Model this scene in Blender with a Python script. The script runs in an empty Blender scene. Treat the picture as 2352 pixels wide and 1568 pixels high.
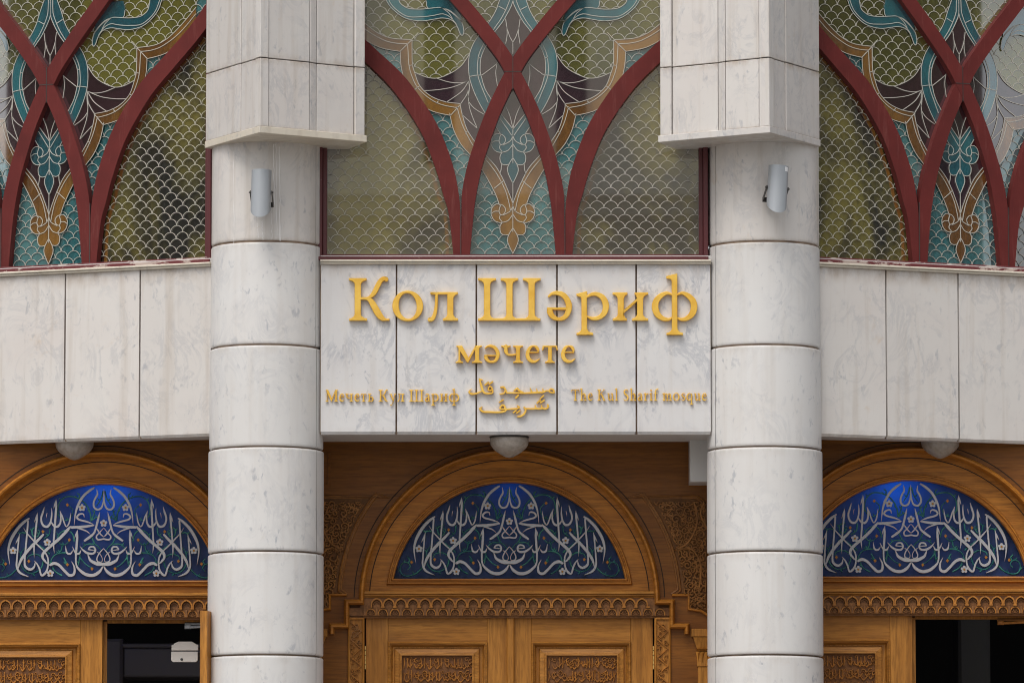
import bpy, bmesh, math, random
import numpy as np
from mathutils import Vector, Matrix, geometry
random.seed(7)
PI = math.pi
R = math.radians
SC = bpy.context.scene
COL = SC.collection
# ------------------------------------------------------------------ camera
F = 14000.0; W0 = 2352.0; CX = 1176.0; CY = 784.0; D = 37.84; EYE = 1.6
TILT = math.atan((2280 - CY) / F)
cam_d = bpy.data.cameras.new('camera')
cam_d.sensor_width = 36; cam_d.lens = F / W0 * 36
cam_d.clip_start = 0.5; cam_d.clip_end = 1000
cam = bpy.data.objects.new('camera', cam_d); COL.objects.link(cam)
cam.location = (0, -D, EYE); cam.rotation_euler = (PI / 2 + TILT, 0, 0)
SC.camera = cam
# ------------------------------------------------------------------ sky, sun, exposure
SUN_EL, SUN_AZ = R(58), R(-28)          # azimuth measured from straight in front of the facade
wd = bpy.data.worlds.new('World'); SC.world = wd; wd.use_nodes = True
wn = wd.node_tree; bg = wn.nodes['Background']
sky = wn.nodes.new('ShaderNodeTexSky'); sky.sky_type = 'NISHITA'; sky.sun_disc = False
sky.sun_elevation = SUN_EL; sky.sun_rotation = PI + SUN_AZ * -1
sky.air_density = 1.0; sky.dust_density = 4.0; sky.ozone_density = 1.0
hs = wn.nodes.new('ShaderNodeHueSaturation'); hs.inputs['Saturation'].default_value = 0.25
wn.links.new(sky.outputs[0], hs.inputs['Color']); wn.links.new(hs.outputs[0], bg.inputs[0])
bg.inputs[1].default_value = 0.15
sl = bpy.data.lights.new('sun', 'SUN'); sl.energy = 1.35; sl.angle = R(28); sl.color = (1, 0.96, 0.91)
so = bpy.data.objects.new('sun', sl); COL.objects.link(so)
sd = Vector((math.sin(SUN_AZ) * math.cos(SUN_EL), -math.cos(SUN_AZ) * math.cos(SUN_EL), math.sin(SUN_EL)))
so.rotation_euler = sd.to_track_quat('Z', 'Y').to_euler(); so.location = sd * 60
SC.view_settings.view_transform = 'Standard'; SC.view_settings.look = 'None'
SC.view_settings.exposure = 0.16; SC.view_settings.gamma = 1.0; SC.view_settings.use_curve_mapping = False

SC.cycles.filter_width = 1.05

# ------------------------------------------------------------------ geometry helpers
def P(px, py, Y):
    """point of the place seen at photo position (px, py) on the upright plane at depth Y"""
    u, v = px - CX, py - CY
    ct, st = math.cos(TILT), math.sin(TILT)
    d = Vector((u, F * ct + v * st, F * st - v * ct))
    k = (Y + D) / d.y
    return Vector((u * k, Y, EYE + d.z * k))
def X(px, Y): return P(px, 800, Y).x
def Z(py, Y): return P(1176, py, Y).z

def cr(pts, n=8, closed=False):
    """Catmull-Rom through points of any dimension"""
    m = len(pts); out = []
    if m < 3: n = 1
    seg = m if closed else m - 1
    for i in range(seg):
        if closed: p = [pts[(i + k - 1) % m] for k in range(4)]
        else: p = [pts[max(0, min(m - 1, i + k - 1))] for k in range(4)]
        for j in range(n):
            t = j / n
            out.append(tuple(0.5 * (2 * b + (c - a) * t + (2 * a - 5 * b + 4 * c - d) * t * t + (-a + 3 * b - 3 * c + d) * t ** 3)
                             for a, b, c, d in zip(*p)))
    if not closed: out.append(tuple(pts[-1]))
    return out

class MB:
    def __init__(s): s.v = []; s.f = []
    def add(s, vs, fs):
        o = len(s.v); s.v += [tuple(q) for q in vs]; s.f += [[i + o for i in q] for q in fs]; return s
    def box(s, x0, x1, y0, y1, z0, z1):
        vs = [(x0, y0, z0), (x1, y0, z0), (x1, y1, z0), (x0, y1, z0), (x0, y0, z1), (x1, y0, z1), (x1, y1, z1), (x0, y1, z1)]
        return s.add(vs, [(0, 3, 2, 1), (4, 5, 6, 7), (0, 1, 5, 4), (1, 2, 6, 5), (2, 3, 7, 6), (3, 0, 4, 7)])
    def bbox(s, x0, x1, y0, y1, z0, z1, b=0.006):
        """box with its front (-y) edges chamfered"""
        vs = [(x0, y1, z0), (x1, y1, z0), (x1, y1, z1), (x0, y1, z1), (x0, y0 + b, z0), (x1, y0 + b, z0), (x1, y0 + b, z1), (x0, y0 + b, z1),
              (x0 + b, y0, z0 + b), (x1 - b, y0, z0 + b), (x1 - b, y0, z1 - b), (x0 + b, y0, z1 - b)]
        fs = [(0, 3, 2, 1)[::-1], (8, 9, 10, 11)]
        for i in range(4):
            j = (i + 1) % 4
            fs += [(i, j, 4 + j, 4 + i), (4 + i, 4 + j, 8 + j, 8 + i)]
        return s.add(vs, fs)
    def prism(s, poly, z0, z1, caps=True):
        """plan polygon (x,y) raised from z0 to z1"""
        n = len(poly)
        vs = [(x, y, z0) for x, y in poly] + [(x, y, z1) for x, y in poly]
        fs = [(i, (i + 1) % n, n + (i + 1) % n, n + i) for i in range(n)]
        if caps: fs += [tuple(range(n))[::-1], tuple(range(n, 2 * n))]
        return s.add(vs, fs)
    def slab(s, poly, y0, y1):
        """polygon in the facade plane (x,z), front at y0, back at y1"""
        n = len(poly)
        a = sum(poly[i][0] * poly[(i + 1) % n][1] - poly[(i + 1) % n][0] * poly[i][1] for i in range(n))
        if a < 0: poly = poly[::-1]
        vs = [(x, y0, z) for x, z in poly] + [(x, y1, z) for x, z in poly]
        fs = [(i, n + i, n + (i + 1) % n, (i + 1) % n) for i in range(n)]
        fs += [tuple(range(n)), tuple(range(n, 2 * n))[::-1]]
        return s.add(vs, fs)
    def strip(s, pts, y0, y1, closed=False):
        """(x,z,width) polyline as a flat bar from y0 (front) to y1 (back)"""
        L, Rr = edges2(pts, closed)
        n = len(pts); vs = []
        for a, b in zip(L, Rr): vs += [(a[0], y0, a[1]), (b[0], y0, b[1]), (b[0], y1, b[1]), (a[0], y1, a[1])]
        fs = []
        for i in range(n if closed else n - 1):
            p, q = 4 * i, 4 * ((i + 1) % n)
            fs += [(p, q, q + 1, p + 1), (p + 1, q + 1, q + 2, p + 2), (p + 3, p, q, q + 3)[::-1] if 0 else (p + 3, q + 3, q, p)]
        if not closed: fs += [(0, 1, 2, 3), (4 * n - 4, 4 * n - 1, 4 * n - 2, 4 * n - 3)]
        return s.add(vs, fs)
    def ridge(s, pts, y, h, sharp=0.45):
        """(x,z,width) polyline as a raised rounded carving on plane y"""
        L, Rr = edges2(pts); vs = []; fs = []
        for (a, b) in zip(L, Rr):
            m = ((a[0] + b[0]) / 2, (a[1] + b[1]) / 2)
            g = lambda k: (m[0] + (a[0] - m[0]) * k, m[1] + (a[1] - m[1]) * k)
            p, q = g(sharp), g(-sharp)
            vs += [(a[0], y, a[1]), (p[0], y - h, p[1]), (q[0], y - h, q[1]), (b[0], y, b[1])]
        for i in range(len(pts) - 1):
            for k in range(3): fs.append((4 * i + k, 4 * i + 4 + k, 4 * i + 5 + k, 4 * i + 1 + k))
        fs += [(0, 1, 2, 3), tuple(4 * len(pts) - 4 + k for k in (3, 2, 1, 0))]
        return s.add(vs, fs)
    def sweep(s, path, prof, closed=False):
        """profile [(offset to the left of travel, y)] carried along (x,z) path with mitred corners"""
        n = len(path); nv = normals2(path, closed); m = len(prof); vs = []; fs = []
        for (x, z), (nx, nz) in zip(path, nv):
            for (u, y) in prof: vs.append((x + nx * u, y, z + nz * u))
        for i in range(n if closed else n - 1):
            j = (i + 1) % n
            for k in range(m - 1): fs.append((i * m + k, i * m + k + 1, j * m + k + 1, j * m + k))
        if not closed: fs += [tuple(range(m)), tuple(range((n - 1) * m, n * m))[::-1]]
        return s.add(vs, fs)
    def lathe(s, prof, c=(0, 0), n=48, a0=0, a1=2 * PI):
        full = abs(a1 - a0 - 2 * PI) < 1e-6; cnt = n if full else n + 1
        vs = []; fs = []; m = len(prof)
        for i in range(cnt):
            a = a0 + (a1 - a0) * i / n
            for r, z in prof: vs.append((c[0] + r * math.cos(a), c[1] + r * math.sin(a), z))
        for i in range(n):
            j = (i + 1) % cnt
            for k in range(m - 1): fs.append((i * m + k, j * m + k, j * m + k + 1, i * m + k + 1))
        return s.add(vs, fs)
    def tube(s, pts, r, n=8):
        vs = []; fs = []
        for i, p in enumerate(pts):
            p = Vector(p); t = (Vector(pts[min(i + 1, len(pts) - 1)]) - Vector(pts[max(i - 1, 0)])).normalized()
            a = t.orthogonal().normalized(); b = t.cross(a)
            for k in range(n):
                q = p + (a * math.cos(2 * PI * k / n) + b * math.sin(2 * PI * k / n)) * r; vs.append(tuple(q))
        for i in range(len(pts) - 1):
            for k in range(n): fs.append((i * n + k, i * n + (k + 1) % n, (i + 1) * n + (k + 1) % n, (i + 1) * n + k))
        fs += [tuple(range(n))[::-1], tuple(range((len(pts) - 1) * n, len(pts) * n))]
        return s.add(vs, fs)
    def build(s, name, mat, parent=None, smooth=False, bevel=0.0):
        me = bpy.data.meshes.new(name)
        me.from_pydata(s.v, [], s.f)
        bm = bmesh.new(); bm.from_mesh(me)
        bmesh.ops.recalc_face_normals(bm, faces=bm.faces)
        if bevel: bmesh.ops.bevel(bm, geom=[e for e in bm.edges if len(e.link_faces) == 2 and e.calc_face_angle(0) > 0.5], offset=bevel, segments=1, affect='EDGES')
        bm.to_mesh(me); bm.free()
        if smooth:
            for p in me.polygons: p.use_smooth = True
            try: me.set_sharp_from_angle(angle=R(35))
            except Exception: pass
        if mat: me.materials.append(mat)
        o = bpy.data.objects.new(name, me); COL.objects.link(o)
        if parent: o.parent = parent
        return o

def normals2(path, closed=False):
    n = len(path); out = []
    for i in range(n):
        a = path[i - 1] if (i > 0 or closed) else None
        b = path[i]; c = path[(i + 1) % n] if (i < n - 1 or closed) else None
        ds = []
        for p, q in ((a, b), (b, c)):
            if p is None or q is None: continue
            dx, dz = q[0] - p[0], q[1] - p[1]; l = math.hypot(dx, dz)
            if l > 1e-9: ds.append((dx / l, dz / l))
        if not ds: out.append((0, 1)); continue
        if len(ds) == 1: out.append((-ds[0][1], ds[0][0])); continue
        n1 = (-ds[0][1], ds[0][0]); n2 = (-ds[1][1], ds[1][0])
        mx, mz = n1[0] + n2[0], n1[1] + n2[1]; l = math.hypot(mx, mz)
        if l < 1e-6: out.append(n1); continue
        mx /= l; mz /= l; k = 1 / max(0.35, mx * n1[0] + mz * n1[1])
        out.append((mx * k, mz * k))
    return out
def edges2(pts, closed=False):
    nv = normals2([(p[0], p[1]) for p in pts], closed)
    L = [(p[0] + n[0] * p[2] / 2, p[1] + n[1] * p[2] / 2) for p, n in zip(pts, nv)]
    Q = [(p[0] - n[0] * p[2] / 2, p[1] - n[1] * p[2] / 2) for p, n in zip(pts, nv)]
    return L, Q

def union_mesh(polys, y_front, y_back, bev=0.0):
    """flat polygons (x,z) united into one raised shape with a small chamfer"""
    tri = []
    for p in polys:
        q = [p[0]]
        for c in p[1:]:
            if math.hypot(c[0] - q[-1][0], c[1] - q[-1][1]) > 2e-5: q.append(c)
        if len(q) < 3: continue
        for t3 in ([range(3)] if len(q) == 3 else geometry.tessellate_polygon([[Vector((c[0], c[1], 0)) for c in q]])):
            t3 = [(q[k][0] * 1000, q[k][1] * 1000) for k in t3]
            ar = (t3[1][0] - t3[0][0]) * (t3[2][1] - t3[0][1]) - (t3[2][0] - t3[0][0]) * (t3[1][1] - t3[0][1])
            if abs(ar) > 1e-4: tri.append(t3 if ar > 0 else t3[::-1])
    vs = []; ed = []
    for t3 in tri:
        o = len(vs); vs += [Vector(c) for c in t3]; ed += [(o, o + 1), (o + 1, o + 2), (o + 2, o)]
    v2, e2, f2, ov, oe, of = geometry.delaunay_2d_cdt(vs, ed, [], 0, 0.004)
    cen = np.array([[sum(v2[i].x for i in f) / len(f), sum(v2[i].y for i in f) / len(f)] for f in f2])
    hit = np.zeros(len(cen), bool)
    for t3 in tri:
        m_ = np.ones(len(cen), bool)
        for k in range(3):
            (ax_, ay_), (bx_, by_) = t3[k], t3[(k + 1) % 3]
            m_ &= (bx_ - ax_) * (cen[:, 1] - ay_) - (by_ - ay_) * (cen[:, 0] - ax_) >= 0
        hit |= m_
    keep = [f for f, o in zip(f2, hit) if o]
    v2 = [q / 1000 for q in v2]
    cnt = {}
    for f in keep:
        for i in range(len(f)): cnt[(f[i], f[(i + 1) % len(f)])] = 1
    bnd = [e for e in cnt if (e[1], e[0]) not in cnt]
    nrm = {}
    for a, b in bnd:
        d = v2[b] - v2[a]
        if d.length < 1e-9: continue
        nn = Vector((-d.y, d.x)).normalized()
        for k in (a, b): nrm[k] = nrm.get(k, Vector((0, 0))) + nn
    used = sorted({i for f in keep for i in f}); ix = {k: i for i, k in enumerate(used)}
    m = MB(); V = []
    for k in used:
        p = v2[k].copy()
        if k in nrm and nrm[k].length > 1e-6: p += nrm[k].normalized() * bev
        V.append((p.x, y_front, p.y))
    n = len(used)
    V += [(v2[k].x, y_front + bev, v2[k].y) for k in used] + [(v2[k].x, y_back, v2[k].y) for k in used]
    Fc = [[ix[i] for i in f] for f in keep]
    for a, b in bnd:
        a, b = ix[a], ix[b]
        Fc += [[a, n + a, n + b, b], [n + a, 2 * n + a, 2 * n + b, n + b]]
    m.add(V, Fc); return m

def stroke_polys(pts, n=6, cap=True):
    q = cr(pts, n) if len(pts) > 2 else pts
    L, Rr = edges2(q); out = []
    for i in range(len(q) - 1): out.append([L[i], Rr[i], Rr[i + 1], L[i + 1]])
    if cap:
        for p in (q[0], q[-1]):
            r = p[2] / 2
            if r > 1e-4: out.append([(p[0] + r * math.cos(2 * PI * k / 10), p[1] + r * math.sin(2 * PI * k / 10)) for k in range(10)])
    return out

def tag(o, label, cat, group=None, kind=None):
    if label: o['label'] = label
    if cat: o['category'] = cat
    if group: o['group'] = group
    if kind: o['kind'] = kind
    return o
def thing(name, label, cat, loc=(0, 0, 0), rz=0, group=None):
    o = bpy.data.objects.new(name, None); COL.objects.link(o); o.empty_display_size = 0.1
    o.location = loc; o.rotation_euler = (0, 0, rz)
    return tag(o, label, cat, group)
def kids(o): return [c for c in bpy.data.objects if c.parent == o]
def dup(o, loc=None, rz=None, parent=None, skip=()):
    c = o.copy(); COL.objects.link(c)
    if parent: c.parent = parent
    if loc is not None: c.location = loc
    if rz is not None: c.rotation_euler = (0, 0, rz)
    for k in kids(o):
        if k.name.split('.')[0] in skip: continue
        dup(k, parent=c)
    return c

# ------------------------------------------------------------------ materials
def mat(name):
    m = bpy.data.materials.new(name); m.use_nodes = True
    nt = m.node_tree; b = nt.nodes['Principled BSDF']
    return m, nt, b
def N(nt, t, **kw):
    n = nt.nodes.new(t)
    for k, v in kw.items():
        if k.startswith('_'): setattr(n, k[1:], v)
        else: n.inputs[k.replace('__', ' ')].default_value = v
    return n
def coords(nt, scale=(1, 1, 1), rand=True, kind='Object', rot=(0, 0, 0)):
    tc = nt.nodes.new('ShaderNodeTexCoord'); mp = nt.nodes.new('ShaderNodeMapping')
    mp.inputs['Scale'].default_value = scale; mp.inputs['Rotation'].default_value = rot
    nt.links.new(tc.outputs[kind], mp.inputs['Vector'])
    if rand:
        oi = nt.nodes.new('ShaderNodeObjectInfo'); mu = nt.nodes.new('ShaderNodeMath'); mu.operation = 'MULTIPLY'
        mu.inputs[1].default_value = 37.0; nt.links.new(oi.outputs['Random'], mu.inputs[0])
        nt.links.new(mu.outputs[0], mp.inputs['Location'])
    return mp.outputs[0]
def noise(nt, vec, scale, detail=5, rough=0.55, dist=0.0):
    n = N(nt, 'ShaderNodeTexNoise', Scale=scale, Detail=detail, Roughness=rough, Distortion=dist)
    nt.links.new(vec, n.inputs['Vector']); return n.outputs['Fac']
def ramp(nt, fac, stops):
    r = nt.nodes.new('ShaderNodeValToRGB'); e = r.color_ramp.elements
    while len(e) < len(stops): e.new(0.5)
    for el, (p, c) in zip(e, stops): el.position = p; el.color = (c if len(c) == 4 else (*c, 1)) if not isinstance(c, (int, float)) else (c, c, c, 1)
    nt.links.new(fac, r.inputs[0]); return r.outputs[0]
def mixc(nt, fac, a, b, mode='MIX'):
    n = nt.nodes.new('ShaderNodeMix'); n.data_type = 'RGBA'; n.blend_type = mode
    for s, v in ((n.inputs[0], fac), (n.inputs[6], a), (n.inputs[7], b)):
        if hasattr(v, 'links') or hasattr(v, 'is_linked'): nt.links.new(v, s)
        elif isinstance(v, (int, float)): s.default_value = v
        else: s.default_value = (*v, 1)
    return n.outputs[2]
def mathn(nt, op, a, b=0.0):
    n = nt.nodes.new('ShaderNodeMath'); n.operation = op
    for s, v in ((n.inputs[0], a), (n.inputs[1], b)):
        if isinstance(v, (int, float)): s.default_value = v
        else: nt.links.new(v, s)
    return n.outputs[0]
def bump(nt, b, h, strength, dist=0.01):
    n = N(nt, 'ShaderNodeBump', Strength=strength, Distance=dist)
    nt.links.new(h, n.inputs['Height']); nt.links.new(n.outputs[0], b.inputs['Normal'])

def marble(name, base, vein, warm, dirt=0.5, vs=0.3):
    m, nt, b = mat(name)
    v = coords(nt)
    cloud = noise(nt, v, 2.2, 6, 0.6, 0.6)
    c = mixc(nt, ramp(nt, cloud, [(0.35, 0), (0.7, 1)]), base, warm)
    oi = nt.nodes.new('ShaderNodeObjectInfo')
    c = mixc(nt, mathn(nt, 'MULTIPLY', oi.outputs['Random'], 0.55), c, tuple(k * 0.88 for k in base), 'MIX')
    # grey veins: thin bands of a distorted noise, broken into patches
    vv = coords(nt, (1.0, 1.0, 0.7), rot=(0.4, 0.5, 0.2))
    n1 = noise(nt, vv, 4.5, 12, 0.68, 1.3)
    band = ramp(nt, n1, [(0.44, 0), (0.497, 1), (0.55, 0)])
    patch = ramp(nt, noise(nt, v, 3.0, 3), [(0.42, 0), (0.60, 1)])
    c = mixc(nt, mathn(nt, 'MULTIPLY', mathn(nt, 'MULTIPLY', band, patch), vs), c, vein)
    # small grey flecks
    n3 = noise(nt, coords(nt, (1, 1, 0.55), rot=(0, 0.6, 0)), 24, 4, 0.6, 0.4)
    c = mixc(nt, mathn(nt, 'MULTIPLY', ramp(nt, n3, [(0.58, 0), (0.68, 1)]), mathn(nt, 'MULTIPLY', ramp(nt, noise(nt, v, 4.0, 2), [(0.4, 0.1), (0.65, 1)]), 0.6)), c, vein)
    # rain streaks and rusty wash
    sv = coords(nt, (9, 9, 0.55))
    st = ramp(nt, noise(nt, sv, 1.6, 4), [(0.52, 0), (0.75, 1)])
    c = mixc(nt, mathn(nt, 'MULTIPLY', st, min(.6, 0.40 * dirt)), c, (0.40, 0.33, 0.26))
    ru = ramp(nt, noise(nt, v, 5.0, 6, 0.7, 0.5), [(0.62, 0), (0.78, 1)])
    c = mixc(nt, mathn(nt, 'MULTIPLY', ru, 0.35 * dirt), c, (0.50, 0.33, 0.17))
    tc = nt.nodes.new('ShaderNodeTexCoord'); sx_ = nt.nodes.new('ShaderNodeSeparateXYZ'); nt.links.new(tc.outputs['Generated'], sx_.inputs[0])
    ed = mathn(nt, 'ADD', ramp(nt, sx_.outputs[2], [(0.90, 0), (1.0, 1)]), ramp(nt, sx_.outputs[2], [(0.0, 0.6), (0.05, 0)]))
    c = mixc(nt, mathn(nt, 'MULTIPLY', mathn(nt, 'MULTIPLY', ed, ramp(nt, noise(nt, coords(nt, (3, 3, 1.5)), 3.0, 5, 0.7), [(0.42, 0), (0.75, 1)])), min(1, 0.9 * dirt)), c, (0.34, 0.25, 0.17))
    nt.links.new(c, b.inputs['Base Color'])
    b.inputs['Roughness'].default_value = 0.42
    bump(nt, b, noise(nt, v, 60, 3), 0.05, 0.004)
    return m
M_marble = marble('marble_warm', (0.635, 0.605, 0.572), (0.30, 0.31, 0.34), (0.61, 0.565, 0.53), 1.1, 0.30)
M_column = marble('marble_white', (0.672, 0.658, 0.64), (0.27, 0.29, 0.34), (0.645, 0.62, 0.595), 0.45, 0.20)
M_marblec = marble('marble_grey_veined', (0.64, 0.628, 0.618), (0.26, 0.28, 0.33), (0.60, 0.575, 0.565), 0.6, 0.42)
M_sill = marble('marble_cream', (0.66, 0.60, 0.50), (0.40, 0.38, 0.36), (0.60, 0.54, 0.44), 1.0)
m, nt, b = mat('lime_deposit'); b.inputs['Base Color'].default_value = (0.74, 0.72, 0.70, 1); b.inputs['Roughness'].default_value = 0.8; M_lime = m
M_plaster = marble('soffit_plaster', (0.62, 0.60, 0.58), (0.5, 0.5, 0.5), (0.6, 0.58, 0.56), 0.2)
m, nt, b = mat('joint_grout'); b.inputs['Roughness'].default_value = 0.9
nt.links.new(ramp(nt, noise(nt, coords(nt), 9, 4), [(0.3, (0.13, 0.08, 0.055)), (0.7, (0.32, 0.24, 0.17))]), b.inputs['Base Color']); M_grout = m

def wood(name, grain, light, dark, carved=False, rough=0.42):
    m, nt, b = mat(name)
    sc = (1, 1, 1)
    k = 0.09
    sc = {'z': (1, 1, k), 'x': (k, 1, 1), 'r': (0.5, 1, 0.5)}[grain]
    v = coords(nt, sc)
    broad = noise(nt, v, 9, 4, 0.5, 1.2)
    fine = noise(nt, v, 90, 4, 0.6, 0.3)
    c = mixc(nt, ramp(nt, broad, [(0.3, 0), (0.7, 1)]), light, dark)
    w = N(nt, 'ShaderNodeTexWave', Scale=5.0, Distortion=9.0, Detail=3.0)
    w.inputs['Detail Scale'].default_value = 1.2
    w.bands_direction = 'X' if grain != 'x' else 'Z'
    nt.links.new(v, w.inputs['Vector'])
    c = mixc(nt, mathn(nt, 'MULTIPLY', ramp(nt, w.outputs['Fac'], [(0.0, 1), (0.22, 0)]), 0.3), c, tuple(q * 0.5 for q in dark))
    c = mixc(nt, mathn(nt, 'MULTIPLY', ramp(nt, fine, [(0.45, 0), (0.65, 1)]), 0.6), c, tuple(q * 0.5 for q in dark))
    # greyish weathering
    wv = ramp(nt, noise(nt, coords(nt), 3.5, 5, 0.6), [(0.55, 0), (0.8, 1)])
    c = mixc(nt, mathn(nt, 'MULTIPLY', wv, 0.30 if carved else 0.16), c, (0.20, 0.145, 0.11))
    oi = nt.nodes.new('ShaderNodeObjectInfo')
    c = mixc(nt, mathn(nt, 'MULTIPLY', oi.outputs['Random'], 0.3), c, dark)
    nt.links.new(c, b.inputs['Base Color']); b.inputs['Roughness'].default_value = rough; b.inputs['Specular IOR Level'].default_value = 0.28
    bump(nt, b, fine, 0.12, 0.003)
    return m
M_woodv = wood('oak_upright_grain', 'z', (0.53, 0.232, 0.043), (0.33, 0.128, 0.018))
M_woodh = wood('oak_level_grain', 'x', (0.53, 0.232, 0.043), (0.33, 0.128, 0.018))
M_woodr = wood('oak_arch', 'x', (0.51, 0.200, 0.027), (0.35, 0.125, 0.015))
M_woodk = wood('oak_shaded_board', 'x', (0.28, 0.104, 0.014), (0.18, 0.061, 0.008))  # same oak as below, with the shade under the ceiling put into its colour
M_carve = wood('oak_carved', 'r', (0.50, 0.205, 0.036), (0.33, 0.125, 0.022), True, 0.4)
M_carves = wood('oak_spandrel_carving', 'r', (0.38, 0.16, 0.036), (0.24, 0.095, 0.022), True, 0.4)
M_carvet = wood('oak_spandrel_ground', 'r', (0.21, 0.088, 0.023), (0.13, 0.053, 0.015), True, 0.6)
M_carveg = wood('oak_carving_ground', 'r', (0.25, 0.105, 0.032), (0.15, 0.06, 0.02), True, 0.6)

M_carveb = wood('oak_frieze_shaded_ground', 'r', (0.30, 0.13, 0.040), (0.20, 0.085, 0.028), True, 0.5)  # oak darkened: recess shade between the little arches put into the colour
m, nt, b = mat('groove_dirt'); b.inputs['Base Color'].default_value = (0.035, 0.018, 0.008, 1); b.inputs['Roughness'].default_value = 0.9; M_groove = m
m, nt, b = mat('red_paint')
v = coords(nt)
c = mixc(nt, ramp(nt, noise(nt, v, 6, 5), [(0.3, 0), (0.7, 1)]), (0.130, 0.020, 0.0175), (0.098, 0.0155, 0.014))
c = mixc(nt, mathn(nt, 'MULTIPLY', ramp(nt, noise(nt, coords(nt, (8, 8, 0.8)), 4, 6, 0.7), [(0.56, 0), (0.70, 1)]), 0.22), c, (0.26, 0.10, 0.085))
nt.links.new(c, b.inputs['Base Color']); b.inputs['Roughness'].default_value = 0.6; b.inputs['Specular IOR Level'].default_value = 0.2
bump(nt, b, noise(nt, coords(nt, (30, 30, 3)), 4, 4), 0.15, 0.004); M_red = m
m, nt, b = mat('peeling_red_paint')
v = coords(nt, (0.35, 1, 1.0))
c = mixc(nt, ramp(nt, noise(nt, v, 14, 6, 0.7, 0.4), [(0.53, 0), (0.57, 1)]), (0.115, 0.016, 0.018), (0.42, 0.34, 0.30))
nt.links.new(c, b.inputs['Base Color']); b.inputs['Roughness'].default_value = 0.6; M_peel = m
m, nt, b = mat('dark_red_paint')
c = mixc(nt, ramp(nt, noise(nt, coords(nt), 20, 6, 0.7), [(0.66, 0), (0.72, 1)]), (0.085, 0.013, 0.015), (0.25, 0.16, 0.13))
nt.links.new(c, b.inputs['Base Color']); b.inputs['Roughness'].default_value = 0.45; M_dred = m

def glass(name, a, bcol, ripple=0.25, rscale=70, stretch=(1, 1, 0.45), ior=1.5, rough=0.06):
    m, nt, b = mat(name)
    v = coords(nt, rand=False)
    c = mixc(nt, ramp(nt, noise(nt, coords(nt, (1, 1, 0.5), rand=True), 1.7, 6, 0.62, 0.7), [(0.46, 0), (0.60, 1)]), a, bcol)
    rv = coords(nt, stretch)
    rp = noise(nt, rv, rscale, 3, 0.5, 0.6)
    c = mixc(nt, mathn(nt, 'MULTIPLY', ramp(nt, rp, [(0.5, 0), (0.72, 1)]), 0.45), c, tuple(min(1, q * 2.2 + 0.01) for q in a))
    nt.links.new(c, b.inputs['Base Color'])
    b.inputs['Roughness'].default_value = rough; b.inputs['IOR'].default_value = ior
    b.inputs['Coat Weight'].default_value = 1.0; b.inputs['Coat Roughness'].default_value = 0.015; b.inputs['Coat IOR'].default_value = 3.3
    big = noise(nt, coords(nt, (1, 1, 0.5), rand=False), 3.0, 2)
    h = mathn(nt, 'ADD', mathn(nt, 'MULTIPLY', rp, ripple), mathn(nt, 'MULTIPLY', big, 0.15))
    bump(nt, b, h, 0.35, 0.004)
    return m
G_clear = glass('clear_cathedral_glass', (0.018, 0.016, 0.010), (0.20, 0.17, 0.034), 0.6, 46)  # yellow patches: lit interior seen through the pane, painted into its colour
G_olive = glass('olive_glass', (0.055, 0.055, 0.008), (0.13, 0.12, 0.018), 0.2, 70)
G_turq = glass('turquoise_glass', (0.020, 0.115, 0.125), (0.085, 0.21, 0.21), 0.5, 50)
G_purple = glass('purple_glass', (0.020, 0.006, 0.010), (0.034, 0.012, 0.019), 0.05, 60)
G_teal = glass('teal_glass', (0.004, 0.065, 0.085), (0.010, 0.13, 0.15), 0.3, 90)
G_amber = glass('amber_glass', (0.12, 0.048, 0.005), (0.27, 0.13, 0.018), 0.45, 60)
m, nt, b = mat('lead_line'); b.inputs['Base Color'].default_value = (0.43, 0.41, 0.36, 1); b.inputs['Roughness'].default_value = 0.5; M_lead = m

m, nt, b = mat('gilded_metal')
v = coords(nt)
c = mixc(nt, ramp(nt, noise(nt, v, 9, 5, 0.6), [(0.35, 0), (0.7, 1)]), (0.98, 0.62, 0.115), (0.82, 0.45, 0.055))
nt.links.new(c, b.inputs['Base Color']); b.inputs['Metallic'].default_value = 0.42; b.inputs['Roughness'].default_value = 0.3; M_gold = m
m, nt, b = mat('grey_powder_coat'); b.inputs['Base Color'].default_value = (0.36, 0.38, 0.40, 1); b.inputs['Roughness'].default_value = 0.38; b.inputs['Metallic'].default_value = 0.25
bump(nt, b, noise(nt, coords(nt), 250, 2), 0.05, 0.002); M_lampgrey = m
m, nt, b = mat('dark_steel'); b.inputs['Base Color'].default_value = (0.08, 0.075, 0.07, 1); b.inputs['Roughness'].default_value = 0.45; b.inputs['Metallic'].default_value = 0.7; M_steel = m
m, nt, b = mat('white_sticker'); b.inputs['Base Color'].default_value = (0.75, 0.75, 0.75, 1); M_white = m
m, nt, b = mat('frosted_lamp_glass')
c = mixc(nt, ramp(nt, noise(nt, coords(nt), 40, 3), [(0.4, 0), (0.65, 1)]), (0.36, 0.31, 0.27), (0.28, 0.24, 0.20))
nt.links.new(c, b.inputs['Base Color']); b.inputs['Roughness'].default_value = 0.3; M_frost = m
m, nt, b = mat('brass'); b.inputs['Base Color'].default_value = (0.75, 0.5, 0.18, 1); b.inputs['Metallic'].default_value = 1.0; b.inputs['Roughness'].default_value = 0.25; M_brass = m
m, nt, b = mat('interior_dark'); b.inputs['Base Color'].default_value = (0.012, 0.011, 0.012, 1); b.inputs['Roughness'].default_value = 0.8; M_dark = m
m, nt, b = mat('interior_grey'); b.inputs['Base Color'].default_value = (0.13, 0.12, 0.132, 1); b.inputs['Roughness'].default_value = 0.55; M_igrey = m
m, nt, b = mat('dim_plaster'); b.inputs['Base Color'].default_value = (0.07, 0.066, 0.062, 1); b.inputs['Roughness'].default_value = 0.8; M_dgrey = m
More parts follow.
